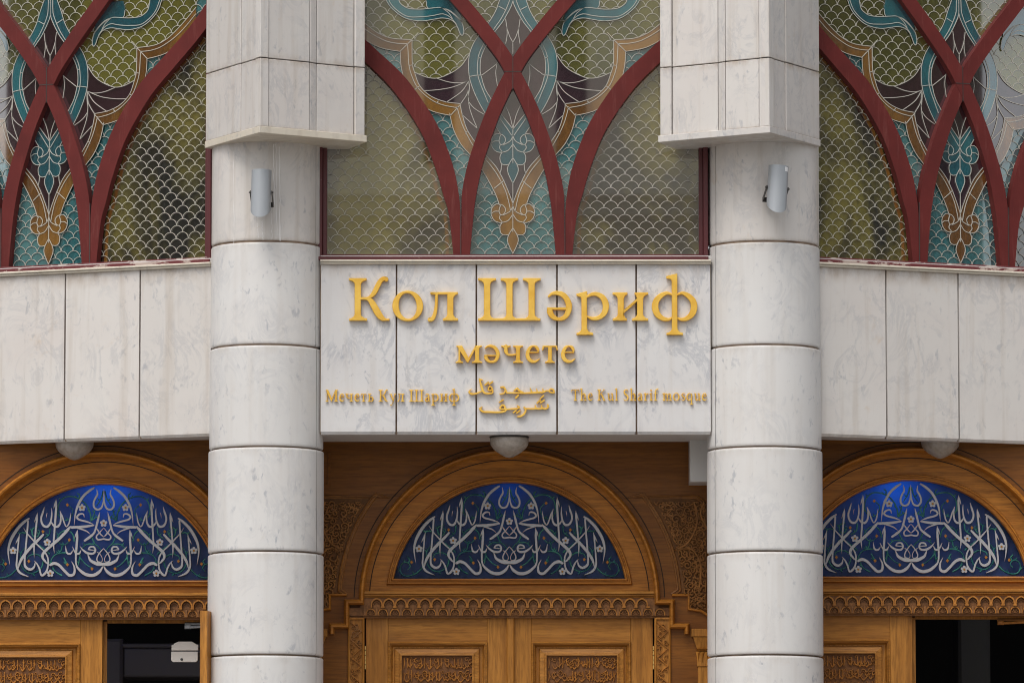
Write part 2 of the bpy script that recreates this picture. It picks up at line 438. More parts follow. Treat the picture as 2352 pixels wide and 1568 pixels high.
m, nt, b = mat('cream_enamel'); b.inputs['Base Color'].default_value = (0.86, 0.82, 0.76, 1); b.inputs['Roughness'].default_value = 0.4; M_cream = m

m, nt, b = mat('blue_fan_glass')         # lets the backlight added behind it shine through
v = coords(nt, rand=False)
cl = mixc(nt, ramp(nt, noise(nt, v, 9, 4), [(0.35, 0), (0.65, 1)]), (0.004, 0.007, 0.020), (0.018, 0.028, 0.055))
nt.links.new(cl, b.inputs['Base Color']); b.inputs['Roughness'].default_value = 0.25
tr = nt.nodes.new('ShaderNodeBsdfTranslucent'); tr.inputs[0].default_value = (0.008, 0.27, 0.72, 1)
ad = nt.nodes.new('ShaderNodeAddShader'); out = nt.nodes['Material Output']
nt.links.new(b.outputs[0], ad.inputs[0]); nt.links.new(tr.outputs[0], ad.inputs[1]); nt.links.new(ad.outputs[0], out.inputs[0])
bump(nt, b, noise(nt, v, 60, 4), 0.4, 0.004); M_blue = m; b.inputs['Specular IOR Level'].default_value = 0.25
m, nt, b = mat('opal_white_glass'); b.inputs['Base Color'].default_value = (0.39, 0.39, 0.395, 1); b.inputs['Roughness'].default_value = 0.35; M_opal = m
m, nt, b = mat('green_vine_glass')
nt.links.new(ramp(nt, noise(nt, coords(nt), 12, 3), [(0.4, (0.01, 0.10, 0.10)), (0.7, (0.05, 0.24, 0.18))]), b.inputs['Base Color']); b.inputs['Roughness'].default_value = 0.2; M_vine = m
m, nt, b = mat('amber_bud_glass'); b.inputs['Base Color'].default_value = (0.33, 0.14, 0.02, 1); b.inputs['Roughness'].default_value = 0.2; M_bud = m
m, nt, b = mat('paving')
nt.links.new(ramp(nt, noise(nt, coords(nt, rand=False), 0.8, 6), [(0.3, (0.20, 0.195, 0.185)), (0.7, (0.30, 0.29, 0.275))]), b.inputs['Base Color']); b.inputs['Roughness'].default_value = 0.8; M_pave = m
m, nt, b = mat('cream_render'); b.inputs['Base Color'].default_value = (0.80, 0.74, 0.62, 1); b.inputs['Roughness'].default_value = 0.85; M_cream_wall = m
m, nt, b = mat('brown_render'); b.inputs['Base Color'].default_value = (0.10, 0.085, 0.06, 1); b.inputs['Roughness'].default_value = 0.85; M_brown_wall = m
m, nt, b = mat('dark_pane'); b.inputs['Base Color'].default_value = (0.03, 0.03, 0.03, 1); b.inputs['Roughness'].default_value = 0.2; M_dpane = m


# ------------------------------------------------------------------ ground, porch floor, hall behind
g = MB(); g.add([(-300, -300, 0), (300, -300, 0), (300, 300, 0), (-300, 300, 0)], [(0, 1, 2, 3)])
tag(g.build('ground', M_pave), None, None, kind='structure')
FLOOR = 1.45
g = MB()
for i in range(8): g.box(-9 - i * .3, 9 + i * .3, -2.2 - .3 * i, 9, FLOOR * (7 - i) / 8 if i < 7 else 0.004, FLOOR * (8 - i) / 8 - (0 if i == 0 else .0))
tag(g.build('porch_steps', M_pave), None, None, kind='structure')
YD = 0.75                                   # plane of the carved timber front
ZC = Z(1000, 0.6) + 0.10                    # porch ceiling
g = MB(); g.prism([(X(-330, .9), 1.16), (X(-20, .66), .78), (X(520, .4), .40), (X(1840, .4), .40), (X(2372, .66), .78), (X(2690, .9), 1.16), (X(2690, .9), 1.2), (X(-330, .9), 1.2)], ZC, ZC + .12)
tag(g.build('porch_ceiling', M_plaster), None, None, kind='structure')
g = MB()
x0, x1, y0, y1, z0, z1 = -6, 6, YD + .35, YD + 6, FLOOR + .004, Z(1000, 0.6)
g.add([(x0, y0, z0), (x1, y0, z0), (x1, y1, z0), (x0, y1, z0), (x0, y0, z1), (x1, y0, z1), (x1, y1, z1), (x0, y1, z1)],
      [(0, 1, 2, 3), (4, 7, 6, 5), (1, 5, 6, 2), (2, 6, 7, 3), (3, 7, 4, 0)])
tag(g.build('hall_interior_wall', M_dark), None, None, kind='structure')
g = MB()
for xa, xb in ((-6, -5.9), (5.9, 6)): g.box(xa, xb, YD + .1, YD + .35, z0, ZC)
tag(g.build('hall_side_wall', M_dark), None, None, kind='structure')

# ------------------------------------------------------------------ the three bays of the facade
ANG = R(22)
def solve(px, A, ang):
    """distance u along the bay line through A (heading ang) seen at photo column px"""
    lo, hi = -6, 6
    for _ in range(60):
        m = (lo + hi) / 2
        x, y = A[0] + m * math.cos(ang), A[1] + m * math.sin(ang)
        if X(px, y) > x: lo = m
        else: hi = m
    return lo
YS = 0.12
A_L = (X(483, YS), YS); A_R = (X(1880, YS), YS)
def bay(A, ang, axis_px):
    u = solve(axis_px, A, ang)
    return (A[0] + u * math.cos(ang), A[1] + u * math.sin(ang))
BAYS = {'mid': ((X(1178, 0), 0.0), 0.0), 'left': (bay(A_L, -ANG, 92), -ANG), 'right': (bay(A_R, ANG, 2226), ANG)}
ZB, ZT, ZS = Z(997, 0), Z(607.5, 0), Z(597.5, -.03)

def make_wall(key, edges_px, label, back):
    (ox, oy), ang = BAYS[key]
    t = thing('marble_wall', label, 'wall', (ox, oy, ZB), ang, 'marble walls between the columns')
    us = [solve(p, (ox, oy), ang) for p in edges_px]
    for a, b in zip(us, us[1:]):
        g = MB(); g.bbox(a + .004, b - .004, 0, .03, 0, ZT - ZB, .004)
        bx = MB(); h = ZT - ZB
        # panel with a chamfered foot
        c = .017
        vs = [(a + .0055, 0, c), (b - .0055, 0, c), (b - .0055, 0, h), (a + .0055, 0, h), (a + .004 + .01, .012, 0), (b - .004 - .01, .012, 0),
              (a + .004, .03, 0), (b - .004, .03, 0), (b - .004, .03, h), (a + .004, .03, h)]
        bx.add(vs, [(0, 1, 2, 3), (4, 5, 1, 0), (6, 7, 5, 4), (0, 3, 9, 6, 4), (1, 5, 7, 8, 2), (2, 8, 9, 3), (6, 9, 8, 7)])
        bx.build('panel', M_marblec if key == 'mid' else M_marble, t)
    g = MB(); g.prism([(us[0], .026), (us[-1], .026), (us[-1], .031), (us[0], .031)], .002, ZT - ZB); g.build('grout', M_grout, t)
    c, s = math.cos(-ang), math.sin(-ang)
    loc = lambda x, y: ((x - ox) * c - (y - oy) * s, (x - ox) * s + (y - oy) * c)
    bk = [loc(*p) for p in back]
    g = MB(); g.prism([(us[0], .0315), (us[-1], .0315)] + bk, .001, ZT - ZB + .06); g.build('lintel', M_plaster, t)
    g = MB(); x0, x1 = us[0] + .001, us[-1] - .001; H = ZT - ZB
    zs = ZS - ZB
    g.bbox(x0, x1, -.034, .10, H + .014, zs + .004, .004); g.bbox(x0 + .002, x1 - .002, -.022, .10, H + .001, H + .0138, .003)
    g.build('sill', M_sill, t)
    return t
make_wall('mid', [735, 910.5, 1094, 1279.5, 1461.5, 1634], 'white marble wall slab carrying the gilded name between the two columns', [(X(1640, .53), .53), (X(730, .53), .53)])
make_wall('left', [-190, -22, 149, 321, 486], 'marble wall slab above the left doorway, left of the left column', [(X(520, .37), .37), (X(120, .60), .60), (X(-20, .735), .735), (X(-230, .98), .98)])
make_wall('right', [1876, 2036, 2202, 2372, 2560], 'marble wall slab above the right doorway, right of the right column', [(X(2600, .98), .98), (X(2372, .735), .735), (X(2240, .60), .60), (X(1850, .37), .37)])

# ------------------------------------------------------------------ stained glass windows
YW = 0.05
h = lambda py: Z(py, YW) - ZS - .004
A5 = lambda *z: [(a * .18755 - 11.2, b * .18755) for a, b in z]
A6 = lambda *z: [((a - 590 - b * .0135) * .2345, 238.9 + b * .2345) for a, b in z]
mir = lambda q: [(-a, b) for a, b in q]
sm = lambda q, n=5: cr(q, n)
amb_i = [A5((2150, 20), (1980, 190), (1825, 325), (1700, 405), (1550, 455), (1310, 470)), A5((1310, 470), (1310, 600), (1305, 770), (1275, 880), (1210, 1040), (1080, 1160), (900, 1230), (700, 1255)),
         A5((700, 1255)) + A6((1108, 10), (1090, 100), (1050, 230), (980, 345), (900, 440))]
amb_m = [A5((2150, 100), (1980, 270), (1830, 385), (1650, 480), (1500, 515), (1365, 520)), A5((1365, 520), (1360, 600), (1345, 800), (1290, 970), (1220, 1080), (1080, 1200), (930, 1270), (745, 1305)),
         A5((745, 1305)) + A6((1140, 30), (1090, 200), (995, 385), (930, 470))]
amb_o = [A5((2150, 270), (1980, 410), (1830, 510), (1700, 570), (1560, 600), (1455, 615)), A5((1455, 615), (1455, 680), (1440, 820), (1390, 1020), (1320, 1120), (1220, 1250), (1050, 1350), (830, 1400)),
         A5((830, 1400)) + A6((1215, 90), (1180, 240), (1110, 380), (1025, 480), (960, 560))]
low_i = A6((960, 380), (855, 500), (760, 610), (690, 740), (640, 860), (603, 965))
low_m = A6((980, 420), (870, 530), (780, 640), (710, 760), (660, 880), (625, 1040))
low_o = A6((1000, 520), (900, 640), (820, 780), (770, 880), (735, 980))
teal_o = A5((150, -200), (200, -80), (230, 0), (270, 110), (345, 240), (440, 360), (490, 425), (545, 510), (590, 620), (610, 760), (600, 920), (560, 1060), (490, 1220), (410, 1360), (330, 1470))
teal_i = A5((62, -200), (60, -60), (62, 0), (90, 80), (180, 240), (265, 350), (330, 440), (390, 545), (430, 620), (460, 720), (465, 850), (450, 920), (410, 1060), (335, 1190), (240, 1330))
teal_m = A5((90, -200), (95, -60), (105, 0), (150, 110), (210, 220), (285, 325), (350, 410), (415, 510), (465, 610), (490, 700), (500, 850), (480, 960), (430, 1090), (365, 1245))
hook = A5((1640, -160), (1640, -60), (1560, 40), (1470, 60), (1340, 92), (1200, 97), (1050, 82), (950, 78), (850, 120), (760, 190), (690, 270), (668, 370), (685, 418), (715, 395), (755, 300), (820, 230), (930, 205), (1050, 222), (1200, 242), (1385, 210), (1520, 125), (1640, 0), (1760, -160))
hook = A5((1500, -160), (1470, 0), (1410, 60), (1340, 90), (1200, 97), (1050, 82), (950, 78), (850, 120), (760, 190), (690, 270), (668, 370), (685, 418), (715, 395), (755, 300), (820, 230), (930, 205), (1050, 222), (1200, 242), (1385, 210), (1520, 125), (1620, 10), (1680, -160))
leaf = A5((1110, -120), (1136, 0), (1128, 60), (1112, 80), (1050, 84), (950, 78), (850, 120), (760, 190), (700, 250), (705, 160), (800, 40), (900, -120))
def fleur(dy):
    g = lambda *z: [(a, b + dy) for a, b in A6(*z)]
    body = g((590, 295), (660, 290), (712, 285), (760, 280), (800, 318), (808, 385), (778, 445), (715, 460), (726, 510), (710, 570), (655, 582), (640, 580), (655, 640), (632, 705), (600, 768), (590, 768))
    lines = [g((712, 285), (760, 281), (800, 318), (810, 380), (780, 440), (730, 462), (693, 456)), g((712, 285), (732, 345), (715, 385), (680, 372), (667, 330), (690, 296), (712, 286)),
             g((700, 460), (724, 500), (718, 560), (685, 585), (640, 579)), g((598, 515), (640, 585), (652, 640), (630, 705), (600, 766)),
             g((596, 380), (640, 440), (695, 460)), g((593, 295), (620, 350), (690, 388)), g((735, 352), (775, 352), (810, 376)), g((718, 385), (728, 420), (695, 460))]
    return body, lines
fb1, fl1 = fleur(0); fb2, fl2 = fleur(688 * .2345)
band = A6((705, 92), (592, 235), (592, 300), (712, 287), (757, 218), (800, 120))
circ = A5((600, 650), (700, 790), (830, 880), (990, 940), (1130, 930), (1275, 872))
purple = [sm(circ) + A5((1210, 1040), (1080, 1160), (900, 1230), (700, 1255)) + sm(amb_i[2])[1:] + A6((850, 330)) + A5((330, 1470), (410, 1360), (490, 1220), (560, 1060), (600, 920), (610, 760)),
          [(0, -40)] + sm(teal_i)[8:] + [(0, 300)],
          [(0, 280)] + A6((705, 60), (800, 100), (920, 420)) + sm(low_i)[3:] + [(0, 466)]]
C_arc = [(1050, 590, 18), (1044, 490, 31), (1034, 442, 40), (1019, 383, 44), (987, 303, 45), (949, 230, 44), (905, 164, 42), (843, 122, 40), (790, 60, 40), (735, -10, 40), (690, -80, 40), (650, -150, 40)]
C_arc = [(1049, 590, 18), (1043, 490, 30), (1034, 442, 40), (1019, 383, 45), (988, 303, 46), (949, 239, 46), (905, 182, 45), (844, 124, 42), (780, 62, 40), (715, -15, 40), (670, -85, 40), (640, -150, 40)]
A_arc = [(1068, 590, 22), (1073, 490, 31), (1077, 442, 37), (1089, 383, 37), (1105, 331, 37), (1130, 263, 36), (1154, 211, 36), (1178, 165, 36), (1200, 127, 36), (1231, 86, 36), (1265, 44, 36), (1303, 0, 36), (1352, -55, 36), (1440, -140, 36)]
TOP = -140
def make_window(key, kx, label, side):
    (ox, oy), ang = BAYS[key]
    t = thing('stained_glass_window', label, 'window', (ox, oy, ZS + .004), ang, 'stained glass windows above the wall slabs')
    sx = kx * (D + YW) / F
    L = lambda q: [(a * sx, h(b)) for a, b in q]
    W = lambda q, s=1: [(s * (a - 1178) * sx, h(b), w / F * (D + YW)) for a, b, w in q]
    HW = (452 if not side else 432) * (1 / kx if side else 1)
    zt = h(TOP)
    # frame
    g = MB()
    for s in (-1, 1):
        a, b_ = sorted((s * HW * sx, s * (HW - 11) * sx)); g.bbox(a, b_, .035, .16, .002, zt, .004)
        a, b_ = sorted((s * (HW - 11) * sx, s * (HW - 21) * sx)); g.bbox(a, b_, .065, .16, .002, zt, .004)
    g.bbox(-HW * sx, HW * sx, .035, .16, zt + .001, zt + .10, .004)
    g.build('frame', M_dred, t)
    g = MB(); g.bbox(-HW * sx, HW * sx, .012, .16, .001, h(590.5), .004); g.bbox(-(HW - 1) * sx, (HW - 1) * sx, .045, .16, h(590.5), h(584), .004)
    g.build('bottom_rail', M_peel if side else M_dred, t)
    for s in (1, -1):
        g = MB(); g.strip(cr([(a, b, w * .90) for a, b, w in W(C_arc, s)], 5), .062, .122); g.build('outer_mullion', M_red, t)
        g = MB(); g.strip(cr([(a, b, w * .91) for a, b, w in W(A_arc, s)], 5), .060 + (.0015 if s > 0 else 0), .122); g.build('crossing_mullion', M_red, t)
    # panes
    arc = [(a - 1178, b) for a, b, w in C_arc]
    cp = []
    for s in (1, -1): cp.append(L([(s * a, b) for a, b in arc if b >= -140] + [(-s * (HW - 5), -150), (-s * (HW - 5), 592)]))
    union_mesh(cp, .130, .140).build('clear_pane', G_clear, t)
    union_mesh([L(arc + mir(arc)[::-1])], .126, .1295).build('turquoise_pane', G_turq, t)
    ol = [[(0, 115), (0, -150)] + [(392, -150)] + amb_i[0][0:] + amb_i[1][1:4] + sm(circ)[::-1]]
    ol = [q for o in ol for q in (o, mir(o))]
    union_mesh([L(q) for q in ol], .1225, .1258).build('olive_pane', G_olive, t)
    # fish scales
    g = MB(); p = 32.5; rr = 15.4; wl = 1.2 / F * (D + YW)
    row = 0; y = 597; jr = random.Random(4)
    while y > TOP:
        off = (p / 2) * (row % 2); k = -15
        while k * p + off < HW + p:
            cx = k * p + off + jr.uniform(-.9, .9)
            pts = [(cx - p / 2 * math.cos(a), y - 15.6 * math.sin(a)) for a in [PI * i / 8 for i in range(9)]]
            pts = [q for q in pts if abs(q[0]) < HW - 20 and q[1] > TOP and q[1] < 590]
            if len(pts) > 2: g.strip([(a, b, wl) for a, b in L(pts)], .1195, .1222)
            k += 1
        y -= rr; row += 1
    g.build('scale_leading', M_lead, t)
    pp = [q for o in purple for q in (o, mir(o))]
    union_mesh([L(q) for q in pp], .1155, .119).build('purple_pane', G_purple, t)
    tl = [sm(teal_o) + sm(teal_i)[::-1], hook, leaf, band, fb1]
    union_mesh([L(q) for o in tl for q in (o, mir(o))], .1115, .115).build('teal_ribbon', G_teal, t)
    am = [sm(a) + sm(b)[::-1] for a, b in zip(amb_i, amb_o)] + [sm(low_i) + A6((603, 1010), (735, 1010)) + sm(low_o)[::-1], fb2]
    am = [o if 1 else o for o in am]
    union_mesh([L(q) for o in am for q in (o, mir(o))], .1112, .1148).build('amber_ribbon', G_amber, t)
    # lead lines
    ln = amb_i + amb_m + amb_o + [low_i, low_m, low_o, teal_o, teal_i, teal_m, circ] + fl1 + fl2
    ln += [hook, A5((1136, 0), (1128, 60), (1112, 80)), A5((685, 270), (760, 180), (850, 110), (950, 78)), A5((755, 290), (830, 200), (930, 155), (1050, 175), (1200, 190), (1385, 180), (1560, 50), (1640, -120)), A5((800, 230), (850, 150), (930, 85))]
    ln += [A5((600, 970), (700, 1000), (850, 990), (1000, 945)), A5((605, 972), (800, 1050), (1000, 1085), (1160, 1095)), A5((605, 975), (700, 1110), (890, 1240)), A5((605, 980), (620, 1120), (705, 1255)),
           A5((600, 980), (612, 1150), (590, 1330), (500, 1560)), A5((608, 1230), (540, 1310), (420, 1385)), A5((690, 1390), (600, 1470), (500, 1560)), A5((600, 985), (598, 1060), (612, 1180)),
           A5((250, 755), (300, 800), (450, 910)), A5((255, 760), (272, 880), (250, 1040)), A5((150, 215), (130, 380), (148, 520)), A5((135, 320), (100, 430), (58, 505)), A5((1310, 470), (1460, 615)), A5((700, 1255), (835, 1402)), A5((1210, 1035), (1315, 1110)),
           A5((150, 105), (235, 62)), A5((445, 908), (500, 905), (600, 922)), A5((450, 697), (492, 690)), A5((1300, 780), (1345, 787)), A5((980, 1220), (1010, 1250)), A5((1232, 383), (1315, 468)),
           A6((665, 0), (620, 110), (592, 235)), A6((705, 92), (592, 235)), A6((720, 128), (605, 295)), A6((757, 218), (712, 287)), A6((710, 580), (715, 630), (728, 675)), A6((695, 742), (785, 815)), A6((1045, 255), (1062, 280))]
    ctr = [[(0, 128), (0, 95)], [(0, 290), (0, 330), (0, 372)], [(0, 416), (0, 470)], [(0, 470), (0, 530)]]
    g = MB(); w2 = 1.5 / F * (D + YW)
    for q in ln:
        for o in (q, mir(q)): g.strip([(a, b, w2) for a, b in L(sm(o, 4))], .108, .1111)
    for q in ctr: g.strip([(a, b, w2) for a, b in L(q)], .108, .1111)
    g.build('lead_lines', M_lead, t)
    g = MB(); sw = 1.5 / F * (D + YW)
    for q in ([(0, 124), (0, 206)], [(-19, 164), (19, 164)], [(-120.5, 446), (-120.5, 588)], [(120.5, 446), (120.5, 588)]): g.strip([(a, b, sw) for a, b in L(q)], .0578, .063)
    g.build('mullion_joint', M_steel, t)
    # amber border glass along the outer arcs
    g = MB()
    for s in (-1, 1):
        q = cr(W([(a - 30 + (b > 480) * 8, b, 8) for a, b, w in C_arc], s), 4); g.strip(q, .1265, .1297)
    g.build('amber_border', G_amber, t)
    return t
make_window('mid', 1.0, 'stained glass window with red crossing arches over the gilded name', False)
make_window('left', .965, 'stained glass window with red crossing arches left of the left column', True)
make_window('right', .965, 'stained glass window with red crossing arches right of the right column', True)

# ------------------------------------------------------------------ columns
COLY = 0.14; CR = 0.361
JY = [(323, 'top'), (553, 0), (790, 0), (1024, 0), (1264, 0), (1502, 0)]
def make_column(px, label):
    x = X(px, COLY)
    t = thing('marble_column', label, 'column', (x, COLY, FLOOR), 0, 'round marble columns')
    zs = [Z(p, COLY - CR) - FLOOR for p, _ in JY]
    st = zs[-2] - zs[-1]
    while zs[-1] - st > .1: zs.append(zs[-1] - st)
    zs.append(0)
    zs[0] += .03
    gp = .0045; seam = -PI / 2 + R(63 if px < 1176 else -61)
    for i in range(len(zs) - 1):
        zt, zb = zs[i] - (gp if i else 0), zs[i + 1] + gp
        r = CR - (.021 if i == 0 else .017 if i == 1 else .008 if i == 2 else 0) * 0.6
        c = .009
        MB().lathe([(r - .10, zt), (r - c * 1.6, zt), (r - c * .35, zt - c * .4), (r, zt - c * 1.2), (r, zt - c * 1.7), (r, zb + c * 2), (r, zb + c * 1.4), (r - c * .3, zb + c * .5), (r - c * 1.6, zb), (r - .10, zb)], n=96, a0=seam + .006, a1=seam + 2 * PI - .006).build('drum', M_column if i > 0 else M_marble, t, smooth=True)
    MB().lathe([(CR - .022, .01), (CR - .022, zs[0] - .01)], n=64).build('mortar_core', M_grout, t, smooth=True)
    return t
c_l = make_column(612.5, 'round white marble column of stacked drums left of the gilded name')
g = MB()
for px, ya, yb, w in ((627, 330, 470, .007), (633, 330, 540, .004), (641, 336, 552, .008), (590, 512, 545, .004), (600, 506, 552, .005), (622, 470, 548, .004), (531, 345, 560, .005)):
    a = math.asin(max(-1, min(1, (X(px, -.2) - c_l.location.x) / CR))); rnd = random.Random(px); n = 14; vs = []
    for i in range(n + 1):
        z = Z(ya + (yb - ya) * i / n, -.22) - FLOOR; b = a + rnd.uniform(-.008, .008) + .02 * i / n; ww = w * rnd.uniform(.5, 1.1) / CR / 2; r = CR - .0126 + .0012
        for k in (-1, 1): vs.append((r * math.sin(b + k * ww), -r * math.cos(b + k * ww), z))
    g.add(vs, [(2 * i, 2 * i + 1, 2 * i + 3, 2 * i + 2) for i in range(n)])
g.build('lime_streak', M_lime, c_l)
make_column(1755, 'round white marble column of stacked drums right of the gilded name')

# ------------------------------------------------------------------ angular piers resting on the columns
def make_pier(pts, cuts, label, sgn):
    """pts: plan [(px, Y)] left end, nose, right end of the pier, at the height of its foot"""
    zf = Z(316, -.4); zj = {}
    pl = [(X(p, y), y) for p, y in pts]
    nose = pl[1]
    t = thing('marble_pier', label, 'pier', (nose[0], nose[1], zf), 0, 'angular marble piers above the columns')
    lp = [(x - nose[0], y - nose[1]) for x, y in pl]
    back = lp[3:]
    H = Z(-160, -.4) - zf
    hs = [0.042, Z(140, -.61) - zf - .035 + .035, H]
    zj1 = Z(132, pts[1][1]) - zf
    def face(a, b, fr, recess):
        dx, dy = b[0] - a[0], b[1] - a[1]; l = math.hypot(dx, dy); nx, ny = dy / l, -dx / l
        if ny > 0: nx, ny = -nx, -ny
        for (f0, f1), rc in zip(fr, recess):
            p = (a[0] + dx * f0, a[1] + dy * f0); q = (a[0] + dx * f1, a[1] + dy * f1)
            ux, uy = dx / l * .002, dy / l * .002
            p = (p[0] + ux, p[1] + uy); q = (q[0] - ux, q[1] - uy)
            rc0, rc1 = rc if isinstance(rc, tuple) else (rc, rc)
            o = lambda s_, k: (s_[0] - nx * k, s_[1] - ny * k)
            for za, zb_ in ((.043, zj1 - .003), (zj1 + .003, H)):
                MB().prism([o(p, rc0), o(q, rc1), o(q, .06), o(p, .06)], za, zb_).build('panel', M_marble, t, bevel=.003)
    face(lp[0], lp[1], *cuts[0]); face(lp[1], lp[2], *cuts[1])
    # core and other sides
    k = .92
    inner = [(x * 1, y) for x, y in lp]
    cx = sum(p[0] for p in lp) / len(lp); cy = sum(p[1] for p in lp) / len(lp)
    ins = [(cx + (x - cx) * .86, cy + (y - cy) * .86) for x, y in lp]
    MB().prism(ins, .02, H - .01).build('core', M_grout, t)
    def face2(a, b):
        dx, dy = b[0] - a[0], b[1] - a[1]; l = math.hypot(dx, dy); nx, ny = dy / l, -dx / l
        mx, my = (a[0] + b[0]) / 2 - cx, (a[1] + b[1]) / 2 - cy
        if nx * mx + ny * my < 0: nx, ny = -nx, -ny
        MB().prism([(a[0] + dx / l * .061, a[1] + dy / l * .061), b, (b[0] - nx * .06, b[1] - ny * .06), (a[0] - nx * .06 + dx / l * .061, a[1] - ny * .06 + dy / l * .061)], .043, H).build('panel', M_marble, t)
    face2(lp[2], lp[3]); face2(lp[0], lp[-1])
    grow = lambda e: [(cx + (x - cx) * (1 + e), cy + (y - cy) * (1 + e)) for x, y in lp]
    MB().prism(grow(.012), 0, .0425).build('base_slab', M_sill if sgn < 0 else M_marble, t, bevel=.003)
    return t
make_pier([(469.5, .08), (594.5, -.61), (839, -.19), (797, .13), (500, .16)],
          (([(0, .64), (.64, 1)], [.0, .006]), ([(0, .08), (.08, .47), (.47, .55), (.55, .905), (.905, 1)], [0, .004, (.004, .024), .024, .010])),
          'angular marble pier overhanging the left column, its nose left of centre', -1)
make_pier([(1515, -.18), (1770, -.61), (1885.5, .0), (1850, .16), (1557, .14)],
          (([(0, .105), (.105, .52), (.52, .60), (.60, .905), (.905, 1)], [.010, .024, (.024, .004), .004, 0]), ([(0, .33), (.33, 1)], [.006, 0])),
          'angular marble pier overhanging the right column, its nose right of centre', 1)

# ------------------------------------------------------------------ gilded lettering
# glyph shapes: origin on the baseline, cap height 550, x-height 370
def stem(x0, x1, y0, y1, s0=(60, 60), s1=(60, 60), sh=28):
    """upright with bracketed serifs; s0/s1 = (left, right) serif reach at foot and head"""
    out = [[(x0, y0), (x1, y0), (x1, y1), (x0, y1)]]
    for (sl, sr), y, d in ((s0, y0, 1), (s1, y1, -1)):
        if sl: out.append([(x0 - sl, y), (x0 - sl, y + d * sh), (x0 - sl * .55, y + d * sh * 1.25), (x0 - 10, y + d * sh * 2.0), (x0, y + d * sh * 2.9), (x0 + 5, y)])
        if sr: out.append([(x1 + sr, y), (x1 + sr, y + d * sh), (x1 + sr * .55, y + d * sh * 1.25), (x1 + 10, y + d * sh * 2.0), (x1, y + d * sh * 2.9), (x1 - 5, y)])
    return out
def flag(x0, x1, y, reach=62): return [[(x0 - reach, y - 40), (x0 - reach, y - 12), (x1, y + 22), (x1, y - 60), (x0, y - 75), (x0 - 12, y - 55)]]
def S(*pts, n=7, cap=True): return stroke_polys([tuple(p) for p in pts], n, cap)
def ring(cx, cy, rx, ry, ix, iy, n=40, tilt=0.0):
    o = []
    for i in range(n):
        q = []
        for k, (a_, b_) in ((i, (rx, ry)), (i + 1, (rx, ry)), (i + 1, (ix, iy)), (i, (ix, iy))):
            a = 2 * PI * k / n; tt = tilt if a_ == ix else 0
            x, y = a_ * math.cos(a), b_ * math.sin(a); q.append((cx + x * math.cos(tt) - y * math.sin(tt), cy + x * math.sin(tt) + y * math.cos(tt)))
        o.append(q)
    return o
def box2(x0, x1, y0, y1): return [[(x0, y0), (x1, y0), (x1, y1), (x0, y1)]]
rev = lambda polys, w: [[(w - x, y) for x, y in p] for p in polys]
def g_e(): return S((268, 235, 30), (258, 285, 55), (225, 335, 56), (165, 357, 34), (105, 325, 60), (62, 250, 72), (50, 165, 78), (80, 80, 78), (150, 32, 64), (225, 38, 44), (300, 95, 10)) + box2(60, 275, 212, 240), 310
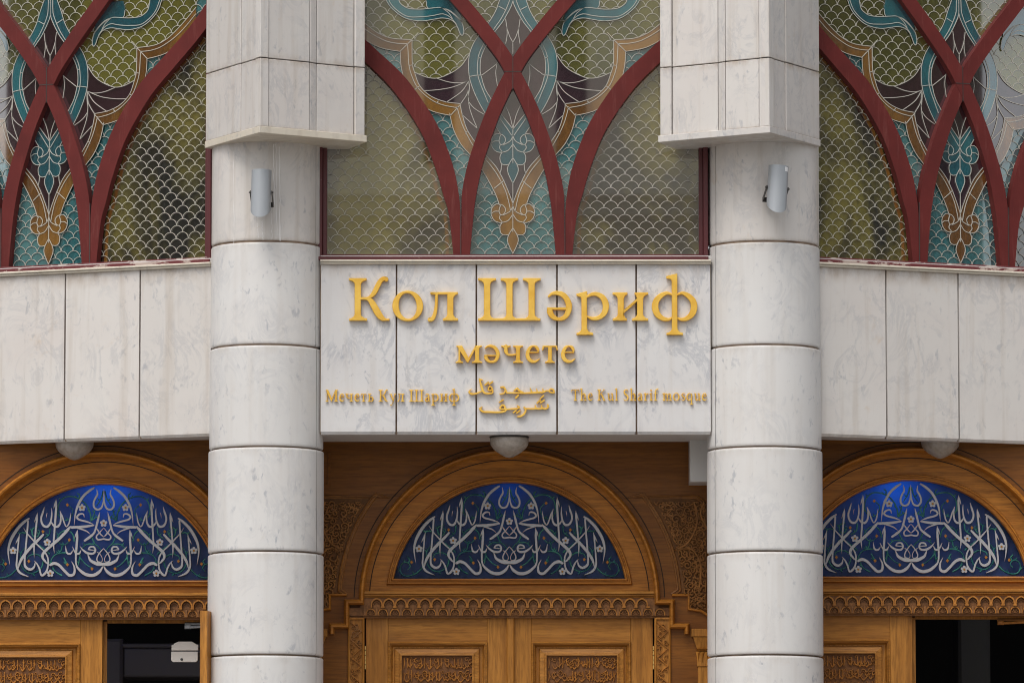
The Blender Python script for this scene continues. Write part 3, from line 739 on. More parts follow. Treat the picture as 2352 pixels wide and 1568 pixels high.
GL = {
 'К': (stem(72, 155, 0, 550, (70, 80), (75, 72)) + S((140, 292, 26), (220, 292, 28), (268, 304, 38), (325, 360, 62), (368, 445, 66), (405, 512, 60), (445, 540, 58), (478, 535, 64)) + S((150, 285, 26), (230, 282, 36), (285, 250, 70), (340, 160, 86), (390, 75, 84), (435, 28, 62), (480, 14, 28), (525, 14, 28), cap=False), 545),
 'о': (ring(198, 190, 198, 198, 114, 166, tilt=.10), 420),
 'л': (stem(255, 335, 0, 370, (58, 60), (0, 58)) + box2(40, 335, 338, 370) + [[(35, 370), (35, 345), (80, 335), (140, 335), (140, 370)]] + S((118, 350, 38), (114, 220, 38), (100, 110, 46), (68, 30, 52), (28, 14, 56)), 405),
 'Ш': (stem(75, 157, 0, 550, (75, 0), (75, 72)) + stem(360, 442, 0, 550, (0, 0), (72, 72)) + stem(643, 725, 0, 550, (0, 72), (72, 75)) + box2(60, 740, 0, 32) + sum([[[(a, 30), (a, 75), (a + b * 12, 50), (a + b * 40, 32)]] for a, b in ((157, 1), (360, -1), (442, 1), (643, -1))], []), 805),
 'ә': (rev(S((45, 82, 34)[:3], (45, 82, 30), (90, 28, 44)) [:0], 310) + S((14, 306, 22), (58, 346, 36), (120, 358, 52), (195, 336, 66), (248, 275, 72), (275, 190, 76), (258, 100, 68), (210, 38, 56), (140, 22, 44), (75, 50, 62), (38, 105, 74), (36, 146, 74), cap=False) + box2(0, 270, 140, 172), 325),
 'р': (stem(62, 134, -185, 340, (62, 75), (0, 0)) + flag(62, 134, 360) + S((120, 300, 22), (190, 340, 44), (265, 340, 56), (335, 290, 72), (368, 200, 80), (350, 105, 70), (285, 42, 56), (200, 28, 42), (125, 60, 20), cap=False), 425),
 'и': (stem(65, 140, 0, 365, (62, 36), (62, 45)) + stem(300, 375, 0, 365, (60, 60), (30, 62)) + [[(138, 95), (138, 140), (302, 290), (302, 245)]], 455),
 'ф': (stem(252, 324, -185, 570, (68, 68), (0, 0)) + flag(252, 324, 588, 68) + S((262, 330, 24), (200, 356, 38), (125, 328, 62), (60, 258, 78), (44, 170, 84), (75, 80, 76), (145, 26, 56), (215, 18, 36), (262, 45, 22), cap=False) + S((314, 330, 24), (376, 356, 38), (451, 328, 62), (516, 258, 78), (532, 170, 84), (501, 80, 76), (431, 26, 56), (361, 18, 36), (314, 45, 22), cap=False), 600),
 'м': (stem(62, 100, 0, 365, (58, 55), (0, 0), 24) + stem(395, 480, 0, 365, (62, 62), (0, 58), 24) + [[(25, 365), (135, 365), (285, 75), (250, 10), (235, 10)], [(400, 365), (440, 365), (262, 10), (240, 10), (245, 75)], [(20, 365), (20, 340), (70, 330), (110, 365)]], 555),
 'ч': (stem(290, 368, 0, 365, (62, 62), (62, 62), 24) + S((85, 350, 76), (85, 260, 76), (105, 200, 58), (165, 168, 38), (300, 178, 38)) + stem(47, 123, 300, 365, (0, 0), (62, 58), 22), 445),
 'е': g_e(),
 'т': (stem(125, 203, 0, 360, (60, 60), (0, 0), 24) + box2(20, 308, 330, 365) + [[(18, 365), (60, 335), (26, 265), (2, 265)], [(310, 365), (268, 335), (302, 265), (326, 265)]], 350),
 'ь': (stem(62, 138, 0, 365, (60, 0), (60, 60), 24) + S((130, 200, 32), (200, 212, 40), (268, 180, 66), (290, 112, 76), (258, 40, 62), (190, 16, 36), (130, 16, 30)), 345),
 'у': ([[(35, 365), (120, 365), (255, 60), (235, 0), (200, 0)], [(300, 365), (340, 365), (240, 0), (150, -170), (115, -165), (195, 0)], [(5, 365), (5, 340), (160, 340), (160, 365)], [(250, 365), (250, 340), (385, 340), (385, 365)]] + S((150, -140, 34), (110, -168, 46), (70, -160, 52)), 400),
 'а': (S((58, 285, 44), (90, 335, 44), (150, 354, 42), (212, 320, 62), (230, 240, 72), (230, 60, 72), (258, 18, 44), (310, 28, 16)) + S((225, 215, 28), (130, 178, 50), (62, 125, 68), (55, 65, 72), (105, 22, 56), (180, 40, 36), (225, 85, 22)), 325),
 'М': (stem(70, 112, 0, 550, (68, 62), (0, 0)) + stem(540, 628, 0, 550, (66, 66), (0, 66)) + [[(20, 550), (150, 550), (372, 110), (330, 10), (310, 10)], [(545, 550), (590, 550), (345, 10), (318, 10), (320, 110)], [(15, 550), (15, 522), (80, 512), (120, 550)]], 700),
 'T': (stem(200, 282, 0, 545, (66, 66), (0, 0)) + box2(20, 462, 510, 550) + [[(15, 555), (70, 515), (30, 420), (2, 420)], [(467, 555), (412, 515), (452, 420), (480, 420)]], 470),
 'h': (stem(62, 136, 0, 570, (58, 52), (0, 0)) + flag(62, 136, 590) + S((125, 280, 22), (200, 335, 46), (275, 320, 66), (300, 240, 74), (300, 60, 74), cap=False) + stem(263, 337, 0, 150, (50, 56), (0, 0)), 405),
 'u': (stem(60, 134, 110, 365, (0, 0), (58, 0)) + S((97, 200, 74), (97, 110, 74), (125, 45, 62), (185, 26, 46), (270, 80, 24)) + stem(265, 339, 0, 365, (0, 58), (58, 0)), 410),
 'l': (stem(62, 136, 0, 570, (60, 60), (0, 0)) + flag(62, 136, 590), 205),
 'S': (S((320, 440, 18), (290, 510, 40), (215, 535, 40), (125, 505, 60), (85, 420, 74), (130, 335, 82), (235, 265, 86), (305, 180, 82), (290, 80, 70), (205, 18, 44), (105, 30, 40), (50, 110, 16)), 375),
 'r': (stem(62, 136, 0, 345, (58, 62), (0, 0)) + flag(62, 136, 365) + S((125, 260, 24), (185, 330, 46), (250, 335, 66)), 290),
 'i': (stem(62, 136, 0, 345, (60, 60), (0, 0)) + flag(62, 136, 365) + [[(100 + 48 * math.cos(k * PI / 6), 500 + 48 * math.sin(k * PI / 6)) for k in range(12)]], 205),
 'f': (S((105, 0, 74), (105, 400, 74), (130, 500, 62), (200, 560, 48), (275, 545, 62), cap=False) + stem(68, 142, 0, 150, (62, 72), (0, 0)) + box2(5, 230, 335, 368), 260),
 'm': (stem(62, 136, 0, 345, (58, 45), (0, 0)) + flag(62, 136, 365) + S((125, 280, 22), (195, 335, 46), (262, 320, 64), (285, 240, 72), (285, 60, 72), cap=False) + S((310, 280, 22), (380, 335, 46), (447, 320, 64), (470, 240, 72), (470, 60, 72), cap=False) + stem(249, 321, 0, 150, (42, 42), (0, 0)) + stem(434, 506, 0, 150, (42, 56), (0, 0)), 575),
 's': (S((230, 290, 16), (205, 345, 36), (145, 355, 38), (80, 325, 54), (70, 265, 62), (130, 210, 66), (205, 160, 66), (225, 90, 62), (175, 25, 48), (95, 18, 36), (35, 90, 14)), 275),
 'q': (stem(275, 349, -185, 350, (62, 62), (0, 0)) + S((290, 310, 24), (215, 352, 44), (120, 320, 66), (62, 240, 76), (48, 160, 80), (80, 70, 72), (150, 25, 56), (225, 35, 40), (290, 90, 22), cap=False), 410),
}
GL['a'] = GL['а']; GL['e'] = GL['е']; GL['o'] = GL['о']; GL['K'] = (stem(72, 150, 0, 550, (70, 66), (70, 66)) + [[(145, 255), (145, 300), (370, 535), (425, 535)], [(215, 300), (275, 350), (470, 20), (365, 20)], [(330, 550), (330, 524), (475, 524), (475, 550)], [(330, 0), (330, 26), (530, 26), (530, 0)]], 540)
def inscription(text, px0, px1, base_py, cap_px, label, name='gilded_inscription', depth=.034, gap=0.0, pos=None):
    """letters standing off the wall slab between photo columns px0..px1"""
    x0, x1, zb = X(px0, 0), X(px1, 0), Z(base_py, 0)
    t = thing(name, label, 'lettering', (x0, 0, zb), 0, 'gilded lettering on the marble wall')
    k = cap_px / 550 * D / F
    adv = 0; spots = []
    for ch in text:
        if ch == ' ': adv += 210; continue
        spots.append((ch, adv)); adv += GL[ch][1] + gap
    last = spots[-1]; tot = last[1] + max(x for p in GL[last[0]][0] for x, y in p)
    kx = (x1 - x0) / tot
    for i, (ch, a) in enumerate(spots):
        sx = kx; ox = a * kx
        if pos: ox = X(pos[i][0], 0) - x0; sx = (X(pos[i][1], 0) - X(pos[i][0], 0)) / (max(x for p in GL[ch][0] for x, y in p) - min(x for p in GL[ch][0] for x, y in p)); ox -= sx * min(x for p in GL[ch][0] for x, y in p)
        pl = [[(ox + x * sx, y * k) for x, y in p] for p in GL[ch][0]]
        union_mesh(pl, -depth - .004, -.006, min(.0035, cap_px * .00004 + .0006)).build('letter', M_gold, t)
    return t
big = [(801, 895), (901, 972), (982, 1052), (1098, 1242), (1256, 1314), (1324, 1399), (1407, 1489), (1497, 1602)]
inscription('КолШәриф', 801, 1602, 737.5, 99, 'two large gilded Cyrillic words across the top of the wall slab', depth=.028, pos=big)
inscription('мәчете', 1046, 1322, 834.5, 60.5, 'gilded Cyrillic word centred beneath the two large words', gap=25)
inscription('Мечеть Кул Шариф', 748, 1055, 922.5, 27.5, 'small gilded Russian name at the lower left of the wall slab', gap=42, depth=.012)
inscription('The Kul Sharif mosque', 1312, 1623, 920.5, 26.5, 'small gilded English name at the lower right of the wall slab', gap=44, depth=.012)
AR = [
 ('letter', [[(2062, 440, 26), (2048, 385, 34), (1995, 358, 34), (1950, 400, 30), (1990, 432, 30), (2060, 442, 24)], [(1960, 402, 32), (1890, 398, 30), (1840, 422, 40), (1725, 430, 40), (1600, 440, 40), (1420, 446, 34), (1300, 444, 34), (1060, 440, 32)],
   [(1818, 352, 18), (1835, 415, 34)], [(1688, 360, 18), (1712, 425, 34)], [(1556, 345, 20), (1592, 430, 40)], [(1218, 398, 26), (1260, 362, 34), (1290, 352, 40), (1330, 395, 40), (1410, 432, 34)],
   [(945, 325, 40), (1000, 322, 40), (1040, 380, 38), (1066, 440, 34)], [(1028, 402, 26), (1002, 452, 30), (925, 466, 28)]]),
 ('dot', [[(1302, 495, 40), (1258, 545, 40)]]), ('dot', [[(612, 272, 34), (680, 220, 36)]]), ('dot', [[(700, 258, 36), (768, 208, 36)]]),
 ('letter', [[(700, 385, 30), (678, 368, 30), (705, 308, 30), (755, 340, 34), (772, 430, 34), (720, 452, 36), (615, 446, 40), (566, 398, 46), (525, 270, 48), (492, 150, 28)], [(760, 380, 30), (715, 392, 30), (682, 372, 30)],
   [(545, 402, 24), (440, 450, 36), (335, 464, 40), (278, 430, 36), (292, 392, 24), (332, 360, 8)], [(478, 138, 10), (525, 165, 34), (565, 172, 10)]]),
 ('letter', [[(1925, 690, 40), (1928, 740, 42), (1880, 776, 34), (1812, 758, 36), (1790, 705, 20)], [(1812, 765, 34), (1740, 775, 34), (1682, 760, 36), (1658, 702, 24)], [(1682, 770, 34), (1580, 776, 34), (1440, 768, 34)], [(1428, 745, 36), (1462, 800, 40), (1430, 878, 42), (1360, 930, 38), (1285, 942, 20)]]),
 ('dot', [[(1702, 652, 34), (1765, 598, 38)]]), ('dot', [[(1775, 642, 36), (1848, 598, 36)]]), ('dot', [[(1768, 562, 30), (1835, 502, 38)]]),
 ('letter', [[(1290, 712, 30), (1326, 745, 36), (1285, 768, 34), (1180, 776, 32), (1060, 788, 32)], [(1044, 780, 36), (1012, 710, 38), (965, 702, 38), (925, 752, 34), (955, 782, 32), (1045, 778, 32)], [(1056, 785, 34), (1020, 828, 38), (900, 846, 40), (700, 842, 40), (575, 836, 42), (515, 792, 46), (492, 762, 20)], [(545, 738, 26), (500, 775, 40)]]),
 ('dot', [[(1205, 852, 34), (1258, 812, 36)]]), ('dot', [[(1278, 858, 36), (1338, 818, 34)]]), ('dot', [[(908, 638, 28), (985, 590, 36)]])]
t = thing('gilded_inscription', 'small gilded Arabic lettering in two lines at the centre of the slab', 'lettering', (X(1177, 0), 0, Z(958, 0)), 0, 'gilded lettering on the marble wall')
ax = lambda x: X(1047.4 + x * .10941, 0) - t.location.x
az = lambda y: Z(854.4 + y * .10941, 0) - t.location.z
ww = .10941 * D / F
for nm, st in AR:
    pl = []
    for q in st: pl += stroke_polys([(ax(a), az(b), w * ww) for a, b, w in q], 6)
    union_mesh(pl, -.026, -.006, .0012).build(nm, M_gold, t)

# ------------------------------------------------------------------ carved timber portals
SX = F / (D + YD); PX0, PY0 = 1170, 1377
ux = lambda d: d / SX
uz = lambda py: Z(py, YD) - Z(PY0, YD)
ARCY = lambda r, a: (ux(r * math.cos(a)), uz(PY0 - r * math.sin(a)))
def arc(r, a0, a1, n=60): return [ARCY(r, a0 + (a1 - a0) * i / n) for i in range(n + 1)]
FZ = FLOOR - Z(PY0, YD)                       # porch floor in portal space
def spiral(cx, cy, r, a0, turns, d=1, n=14, w=.008):
    out = []
    for i in range(n + 1):
        t_ = i / n; rr = r * (1 - .86 * t_); a = a0 + d * turns * 2 * PI * t_
        out.append((cx + rr * math.cos(a), cy + rr * math.sin(a), w * (1 - .35 * t_)))
    return out
def scrolls(g, inside, box, y, rad=.032, w=.0085, hgt=.012, tries=900, seed=1, leaf=True):
    rnd = random.Random(seed); spots = []
    x0, x1, z0, z1 = box
    for _ in range(tries):
        x, z = rnd.uniform(x0, x1), rnd.uniform(z0, z1); r = rad * rnd.uniform(.6, 1.15)
        if not inside(x, z): continue
        if any(math.hypot(x - a, z - b) < (r + c) * .66 for a, b, c in spots): continue
        spots.append((x, z, r))
    for x, z, r in spots:
        d = rnd.choice((-1, 1)); a = rnd.uniform(0, 2 * PI)
        q = [p for p in spiral(x, z, r, a, rnd.uniform(1.1, 1.6), d, 14, w) if inside(p[0], p[1])]
        if len(q) > 3: g.ridge(q, y, hgt * rnd.uniform(.7, 1.1))
        for k in range(4 if leaf else 1):
            b = a + rnd.uniform(-2.8, 2.8); l = r * rnd.uniform(.5, .9)
            p0 = (x + r * math.cos(b), z + r * math.sin(b)); p1 = (p0[0] + l * math.cos(b + d * .7), p0[1] + l * math.sin(b + d * .7)); pm = ((p0[0] + p1[0]) / 2 + .15 * l, (p0[1] + p1[1]) / 2)
            if inside(*p1): g.ridge([(p0[0], p0[1], w * .5), (pm[0], pm[1], w * 1.3), (p1[0], p1[1], w * .3)], y, hgt * .8)
def carved_text(g, x0, x1, z0, z1, y, seed, rows=2):
    """interlaced raised lettering-like carving: uprights, bowls and curls in rows"""
    rnd = random.Random(seed); hgt = (z1 - z0) / rows
    for r in range(rows):
        zb = z0 + r * hgt; x = x0 + .01
        while x < x1 - .012:
            w = .0095; c = rnd.random(); st = rnd.uniform(.026, .042)
            top = zb + hgt * rnd.uniform(.78, .97); e = min(x + st, x1 - .006)
            if c < .45: g.ridge([(x, top, w * .9), (x + .002, zb + hgt * .5, w), (x - .001, zb + hgt * .12, w * .7)], y, .013)
            if c > .25:
                zc = zb + hgt * rnd.uniform(.15, .5)
                g.ridge(cr([(x, zc + .018, w * .6), (x + .008, zc - .002, w), ((x + e) / 2, zc - .008, w * 1.2), (e, zc + .012, w * .8)], 4), y, .012)
            if c > .55: g.ridge(spiral(x + .014, zb + hgt * rnd.uniform(.55, .8), .016, rnd.uniform(0, 6), 1.05, 1, 12, w * .8), y, .011)
            if c < .7: g.ridge(spiral(x + .02, zb + hgt * rnd.uniform(.3, .9), .011, rnd.uniform(0, 6), 1.0, -1, 10, w * .55), y, .007)
            x += st * .62

MOUL = [(-.011, 0.03), (-.011, -.022), (-.006, -.034), (.001, -.036), (.007, -.028), (.011, -.012), (.011, .03)]
BEAD = [(-.016, .03), (-.016, -.004), (-.011, -.012), (-.006, -.012), (-.003, -.006), (.003, -.006), (.007, -.016), (.013, -.014), (.016, -.004), (.016, .03)]

CS = 5.806
cq = lambda a, b: (ux(1166.8 + a * .15824 - 1169.6), uz(1093.4 + b * .15824))
cw = .15824 / SX
CALL = [
 [(1108, 572, 30), (1180, 622, 50), (1270, 715, 55), (1350, 840, 55), (1395, 960, 44), (1405, 1080, 30), (1380, 1248, 4)],
 [(1122, 610, 34), (1132, 760, 32), (1152, 1000, 32), (1166, 1200, 34), (1150, 1275, 44), (1085, 1312, 46), (1030, 1280, 34), (1014, 1225, 18), (1012, 1188, 5)],
 [(1022, 1188, 10), (985, 1232, 26), (950, 1300, 32), (920, 1395, 34), (870, 1372, 42), (832, 1300, 32), (822, 1190, 30), (842, 1110, 28), (890, 1040, 24), (960, 975, 26), (1040, 890, 28), (1130, 790, 18), (1192, 700, 5)],
 [(898, 805, 36), (960, 872, 48), (1060, 970, 52), (1170, 1100, 52), (1230, 1200, 46), (1256, 1292, 14)],
 [(1245, 800, 10), (1255, 880, 28), (1266, 1000, 28), (1278, 1150, 30), (1280, 1270, 36), (1230, 1360, 40), (1110, 1416, 10)], [(1243, 810, 8), (1270, 880, 26), (1302, 942, 4)],
 [(986, 485, 8), (990, 560, 34), (1004, 700, 32), (1020, 880, 30), (1030, 1000, 28), (1027, 1145, 4)], [(985, 490, 8), (1005, 560, 26), (1030, 625, 4)],
 [(500, 690, 28), (560, 760, 50), (680, 880, 54), (800, 980, 54), (888, 1068, 54), (905, 1135, 44), (870, 1190, 36), (835, 1222, 20), (828, 1170, 16), (845, 1105, 18)], [(500, 680, 10), (550, 730, 30), (608, 782, 4)],
 [(716, 290, 8), (712, 380, 36), (722, 560, 38), (735, 760, 34), (746, 950, 28), (733, 1075, 4)], [(715, 300, 8), (735, 370, 26), (750, 430, 4)],
 [(780, 425, 10), (776, 520, 28), (792, 620, 32), (830, 685, 42), (885, 682, 42), (922, 630, 36), (930, 560, 34), (905, 480, 34), (885, 405, 10)], [(843, 488, 8), (852, 520, 14), (856, 565, 3)],
 [(656, 458, 10), (642, 550, 28), (652, 640, 34), (692, 690, 42), (745, 675, 38), (785, 620, 18)],
 [(498, 486, 6), (506, 560, 22), (524, 640, 26), (562, 688, 22), (598, 620, 26), (622, 540, 26), (658, 460, 8)],
 [(163, 125, 28), (230, 168, 44), (320, 250, 46), (390, 370, 46), (430, 500, 30), (448, 668, 5)],
 [(122, 148, 10), (112, 220, 30), (140, 272, 34), (166, 340, 34), (160, 402, 36), (118, 440, 36), (62, 425, 36), (34, 368, 28), (22, 290, 22), (18, 140, 8)],
 [(75, 480, 8), (98, 575, 38), (128, 700, 36), (160, 785, 36), (222, 842, 46), (292, 892, 38)],
 [(165, 668, 30), (300, 690, 48), (482, 700, 46)], [(400, 705, 34), (330, 730, 26), (262, 758, 22), (212, 800, 5)],
 [(178, 650, 14), (262, 618, 32), (372, 588, 34), (408, 552, 34), (372, 510, 34), (318, 506, 26), (302, 550, 12)],
 [(18, 1005, 12), (80, 1080, 22), (112, 1150, 22), (100, 1195, 22), (45, 1200, 14), (35, 1150, 12), (70, 1085, 14), (110, 1062, 14)],
 [(10, 1232, 50), (100, 1232, 64), (200, 1185, 48), (232, 1130, 30), (246, 1090, 10)],
 [(240, 1020, 20), (215, 988, 30), (160, 985, 32), (136, 1035, 34), (165, 1078, 36), (240, 1078, 42), (310, 1035, 32), (362, 975, 6)], [(240, 1022, 22), (195, 1028, 18), (150, 1032, 14)],
 [(345, 1030, 10), (372, 1080, 34), (425, 1068, 34), (472, 980, 6)], [(465, 1035, 10), (500, 1082, 34), (552, 1066, 34), (572, 965, 6)],
 [(400, 735, 8), (402, 840, 40), (412, 1000, 40), (420, 1130, 32), (412, 1245, 30), (370, 1312, 44), (275, 1382, 58), (165, 1396, 58), (75, 1345, 52), (26, 1270, 20)], [(398, 740, 8), (420, 800, 26), (440, 860, 4)],
 [(482, 1195, 8), (440, 1280, 32), (444, 1372, 46), (505, 1398, 52), (572, 1345, 48), (660, 1252, 50), (735, 1222, 56), (790, 1245, 44)],
 [(18, 705, 8), (75, 775, 20), (122, 830, 26), (100, 878, 28), (18, 868, 30)], [(130, 700, 16), (65, 795, 26), (18, 838, 10)]]
VINES = [[(205, 605), (215, 500), (262, 390), (350, 300), (470, 252), (580, 258), (660, 325), (690, 425), (675, 525), (620, 585), (555, 598), (492, 540), (470, 450), (520, 392)],
 [(205, 605), (160, 500), (150, 440)], [(205, 605), (130, 555), (70, 560)], [(385, 290), (375, 240), (385, 205)], [(30, 170), (60, 280), (130, 390)],
 [(1280, 1300), (1370, 1388), (1490, 1432), (1580, 1408), (1612, 1325), (1580, 1250), (1512, 1232), (1462, 1285), (1500, 1340)], [(1490, 1240), (1470, 1190), (1500, 1160)],
 [(445, 900), (470, 800), (540, 742), (640, 770), (692, 860), (650, 940), (570, 945), (505, 870)], [(800, 700), (812, 800), (890, 860)], [(975, 690), (1058, 725), (1050, 820), (985, 830), (950, 760), (980, 740)],
 [(560, 1070), (650, 1072), (740, 1110), (782, 1185), (770, 1260)], [(895, 1185), (920, 1280), (1000, 1350), (1100, 1362), (1190, 1300), (1232, 1180), (1210, 1050), (1150, 985)], [(800, 1090), (900, 1000), (1000, 950), (1080, 940)],
 [(200, 820), (150, 930), (90, 985), (40, 1060)], [(385, 1060), (350, 1150), (270, 1240), (190, 1285)], [(600, 1140), (560, 1205), (545, 1250), (600, 1200)], [(360, 1090), (375, 1200), (385, 1250)], [(160, 945), (260, 945), (340, 1010)], [(620, 1400), (720, 1340), (760, 1260)],
 [(920, 1130), (1000, 1090), (1100, 1110), (1130, 1160)], [(1150, 780), (1230, 780), (1250, 850)], [(1020, 1400), (1060, 1360)], [(620, 960), (640, 1040), (700, 1090)]]
FLOW = [(335, 415), (18, 640), (838, 918), (1335, 1038), (790, 1368)]
BUDS = [(552, 372), (520, 880), (905, 760), (1108, 1190), (1445, 1230), (545, 1240), (185, 1300)]

def make_portal():
    t = thing('carved_wooden_portal', 'carved oak portal with double doors and blue arched fanlight behind the gilded name', 'doorway', (X(PX0, YD), YD, Z(PY0, YD)), 0, 'carved wooden portals of the porch')
    A0 = math.asin(37 / 284)
    HWp = 461; TOPY = 985
    # board around the arch
    g = MB(); n = 64; inn = arc(340, 0, PI, n); zt = uz(TOPY); hx = ux(HWp)
    rim = []
    for i in range(n + 1):
        a = PI * i / n; c, s_ = math.cos(a), math.sin(a)
        k = min(hx / abs(c) if abs(c) > 1e-6 else 1e9, zt / s_ if s_ > 1e-6 else 1e9); rim.append((k * c, k * s_))
    ca = math.atan2(zt, hx)
    vs = []; fs = []
    for (a, b), (c, d) in zip(inn, rim): vs += [(a, 0, b), (c, 0, d), (c, .06, d), (a, .10, b)]
    for i in range(n):
        p, q = 4 * i, 4 * i + 4
        fs += [(p, p + 1, q + 1, q), (p + 3, p, q, q + 3)]
    g.add(vs, fs)
    for s_ in (-1, 1):
        xa, xb = sorted((s_ * ux(370), s_ * hx)); g.box(xa, xb, 0.001, .10, FZ, -.0005)
        xa, xb = sorted((s_ * ux(340), s_ * ux(369.9))); g.box(xa, xb, 0.03, .10, FZ, -.0005)
        # corner fill of the board behind the rim rays
        g.slab([(s_ * hx, zt), (s_ * hx, zt * .9), (s_ * hx * .9, zt)], .002, .05)
    g.build('wall_board', M_woodk, t)
    for s_ in (-1, 1):
        g = MB(); q = [(s_ * ux(a), uz(b)) for a, b in ((HWp - 45, 1040), (HWp - 45, 1114), (HWp - 2, 1114))]
        g.sweep(q, [(-.010, .01), (-.010, -.004), (-.004, -.009), (.004, -.009), (.010, -.004), (.010, .01)]); g.build('board_moulding', M_woodk, t)
    # flat face of the arch round the fanlight
    g = MB(); vs = []; fs = []; n = 60
    for i in range(n + 1):
        a = A0 + (PI - 2 * A0) * i / n
        p = ARCY(281, a); q = ARCY(340, a); vs += [(p[0], .056, p[1]), (q[0], .056, q[1]), (q[0], .11, q[1]), (p[0], .11, p[1])]
    for i in range(n): p, q = 4 * i, 4 * i + 4; fs += [(p, p + 1, q + 1, q), (p + 3, p, q, q + 3)]
    g.add(vs, fs); g.box(-ux(338), -ux(283), .0585, .11, uz(1337.8), uz(1329)); g.box(ux(283), ux(338), .0585, .11, uz(1337.8), uz(1329)); g.box(-ux(337), ux(337), .057, .11, uz(1362), uz(1338)); g.build('arch_face', M_woodr, t)
    # arch moulding and its stepped returns
    g = MB()
    pth = [(-ux(408), uz(1456)), (-ux(408), uz(1437)), (-ux(374), uz(1437)), (-ux(374), uz(1382)), (-ux(340), uz(1382))]
    g.sweep(pth + arc(340, PI, 0, 72) + [(-x, z) for x, z in pth[::-1]], [(u * 1.55, y * 1.9) for u, y in MOUL]); g.build('arch_moulding', M_woodr, t, smooth=True)
    g = MB()
    for r0, yy in ((322.5, .0545), (357, -.0025)): g.strip([(a, b, .006) for a, b in arc(r0, R(1), PI - R(1), 72)], yy, yy + .004)
    g.build('arch_groove', M_groove, t)
    # fanlight frame
    g = MB(); B = math.asin(43 / 278)
    g.sweep(arc(278, B, PI - B, 64), [(u * 1.25, y * 1.6 + .052) for u, y in BEAD], closed=True); g.build('fanlight_frame', M_woodr, t, smooth=True)
    # fanlight
    C = math.asin(47 / 275)
    g = MB(); g.slab(arc(275, C, PI - C, 64), .095, .099); fan = g.build('fanlight', M_blue, t)
    g = MB()
    gp = []
    for q in CALL:
        for s_ in (1, -1): gp += stroke_polys([(s_ * cq(a, b)[0], cq(a, b)[1], w * cw * .80) for a, b, w in q], 6)
    union_mesh(gp, .082, .0946, .001).build('calligraphy', M_opal, fan)
    g = MB(); kx = MB()
    for q in VINES:
        for s_ in (1, -1):
            sp = cr(q, 4); m = len(sp)
            g.ridge([(s_ * cq(a, b)[0], cq(a, b)[1], cw * (24 - 10 * i / m)) for i, (a, b) in enumerate(sp)], .0949, .005)
            for i in range(5, m - 2, 9):
                a, b = sp[i]; g.ridge([(s_ * cq(a, b)[0], cq(a, b)[1], cw * 4), (s_ * cq(a + 18, b - 14)[0], cq(a + 18, b - 14)[1], cw * 22), (s_ * cq(a + 34, b - 40)[0], cq(a + 34, b - 40)[1], cw * 3)], .0949, .004)
    g.build('vine', M_vine, fan)
    for q in FLOW:
        for s_ in (1, -1):
            if q[0] < 30 and s_ < 0: continue
            g = MB(); c = MB()
            for k in range(5):
                a = PI / 2 + k * 2 * PI / 5; cx, cz = cq(q[0] + 34 * math.cos(a), q[1] - 34 * math.sin(a)); r = cw * 21
                g.slab([(s_ * cx + r * math.cos(j * PI / 5), cz + r * math.sin(j * PI / 5)) for j in range(10)], .078, .0815)
            cx, cz = cq(*q); r = cw * 16
            f_ = g.build('flower', M_opal, fan)
            c.slab([(s_ * cx + r * math.cos(j * PI / 4), cz + r * math.sin(j * PI / 4)) for j in range(8)], .075, .0813); c.build('flower_heart', M_bud, fan)
    for q in BUDS:
        for s_ in (1, -1):
            cx, cz = cq(*q); r = cw * 26; g = MB(); g.slab([(s_ * cx + r, cz), (s_ * cx, cz + r), (s_ * cx - r * .8, cz), (s_ * cx, cz - r * 1.1)], .086, .0945); g.build('bud', M_bud, fan)
    # transom moulding
    g = MB(); x = ux(343)
    g.box(-x, x, -.030, .05, uz(1364), uz(1357.5)); g.box(-x, x, -.018, .05, uz(1369), uz(1364.1)); g.box(-x, x, -.008, .05, uz(1372), uz(1369.1)); g.build('transom_moulding', M_woodh, t, bevel=.003)
    # stalactite frieze: two rows of little arches
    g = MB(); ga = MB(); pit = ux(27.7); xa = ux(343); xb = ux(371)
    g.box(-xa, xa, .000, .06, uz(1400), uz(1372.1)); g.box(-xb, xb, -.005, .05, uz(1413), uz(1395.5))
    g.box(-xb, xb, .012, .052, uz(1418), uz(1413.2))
    zs0, zs1 = uz(1395), uz(1373.5); hh = zs1 - zs0
    k = -12
    while k <= 12:
        c = k * pit
        if abs(c) + pit * .5 < xa:
            for s_ in (-1, 1):
                q = [(c + s_ * pit * .44, zs0, .009), (c + s_ * pit * .44, zs0 + hh * .30, .009), (c + s_ * pit * .40, zs0 + hh * .55, .009), (c + s_ * pit * .26, zs0 + hh * .80, .009), (c, zs0 + hh * .97, .009)]
                ga.strip(cr(q, 3), -.030, .001)
                q = [(c + s_ * pit * .30, zs0 + hh * .30, .005), (c + s_ * pit * .24, zs0 + hh * .5, .005), (c, zs0 + hh * .74, .005)]
                g.strip(q, -.014, .001)
            ga.box(c + pit * .5 - .011, c + pit * .5 + .011, -.034, .001, zs0 - .001, zs0 + hh * .13)
            g.box(c - pit * .34, c + pit * .34, -.006, .001, zs0, zs0 + hh * .30)
        cc = c + pit / 2
        if abs(cc) + pit * .5 < xb:
            za, zb_ = uz(1413), uz(1397)
            hz = zb_ - za
            g.box(cc - pit * .5 - .006, cc - pit * .5 + .006, -.028, -.004, za, zb_ + .002)
            ar = [(cc + pit * .40 * math.cos(PI * j / 8), za + hz * .95 * math.sin(PI * j / 8) ** .8) for j in range(9)]
            ga.strip([(a, b, .006) for a, b in ar], -.022, -.004)
            for j in range(1, 6):
                a = PI * j / 6; g.ridge([(cc, za + .002, .003), (cc + pit * .32 * math.cos(a), za + hz * .72 * math.sin(a), .009)], -.0055, .009)
        k += 1
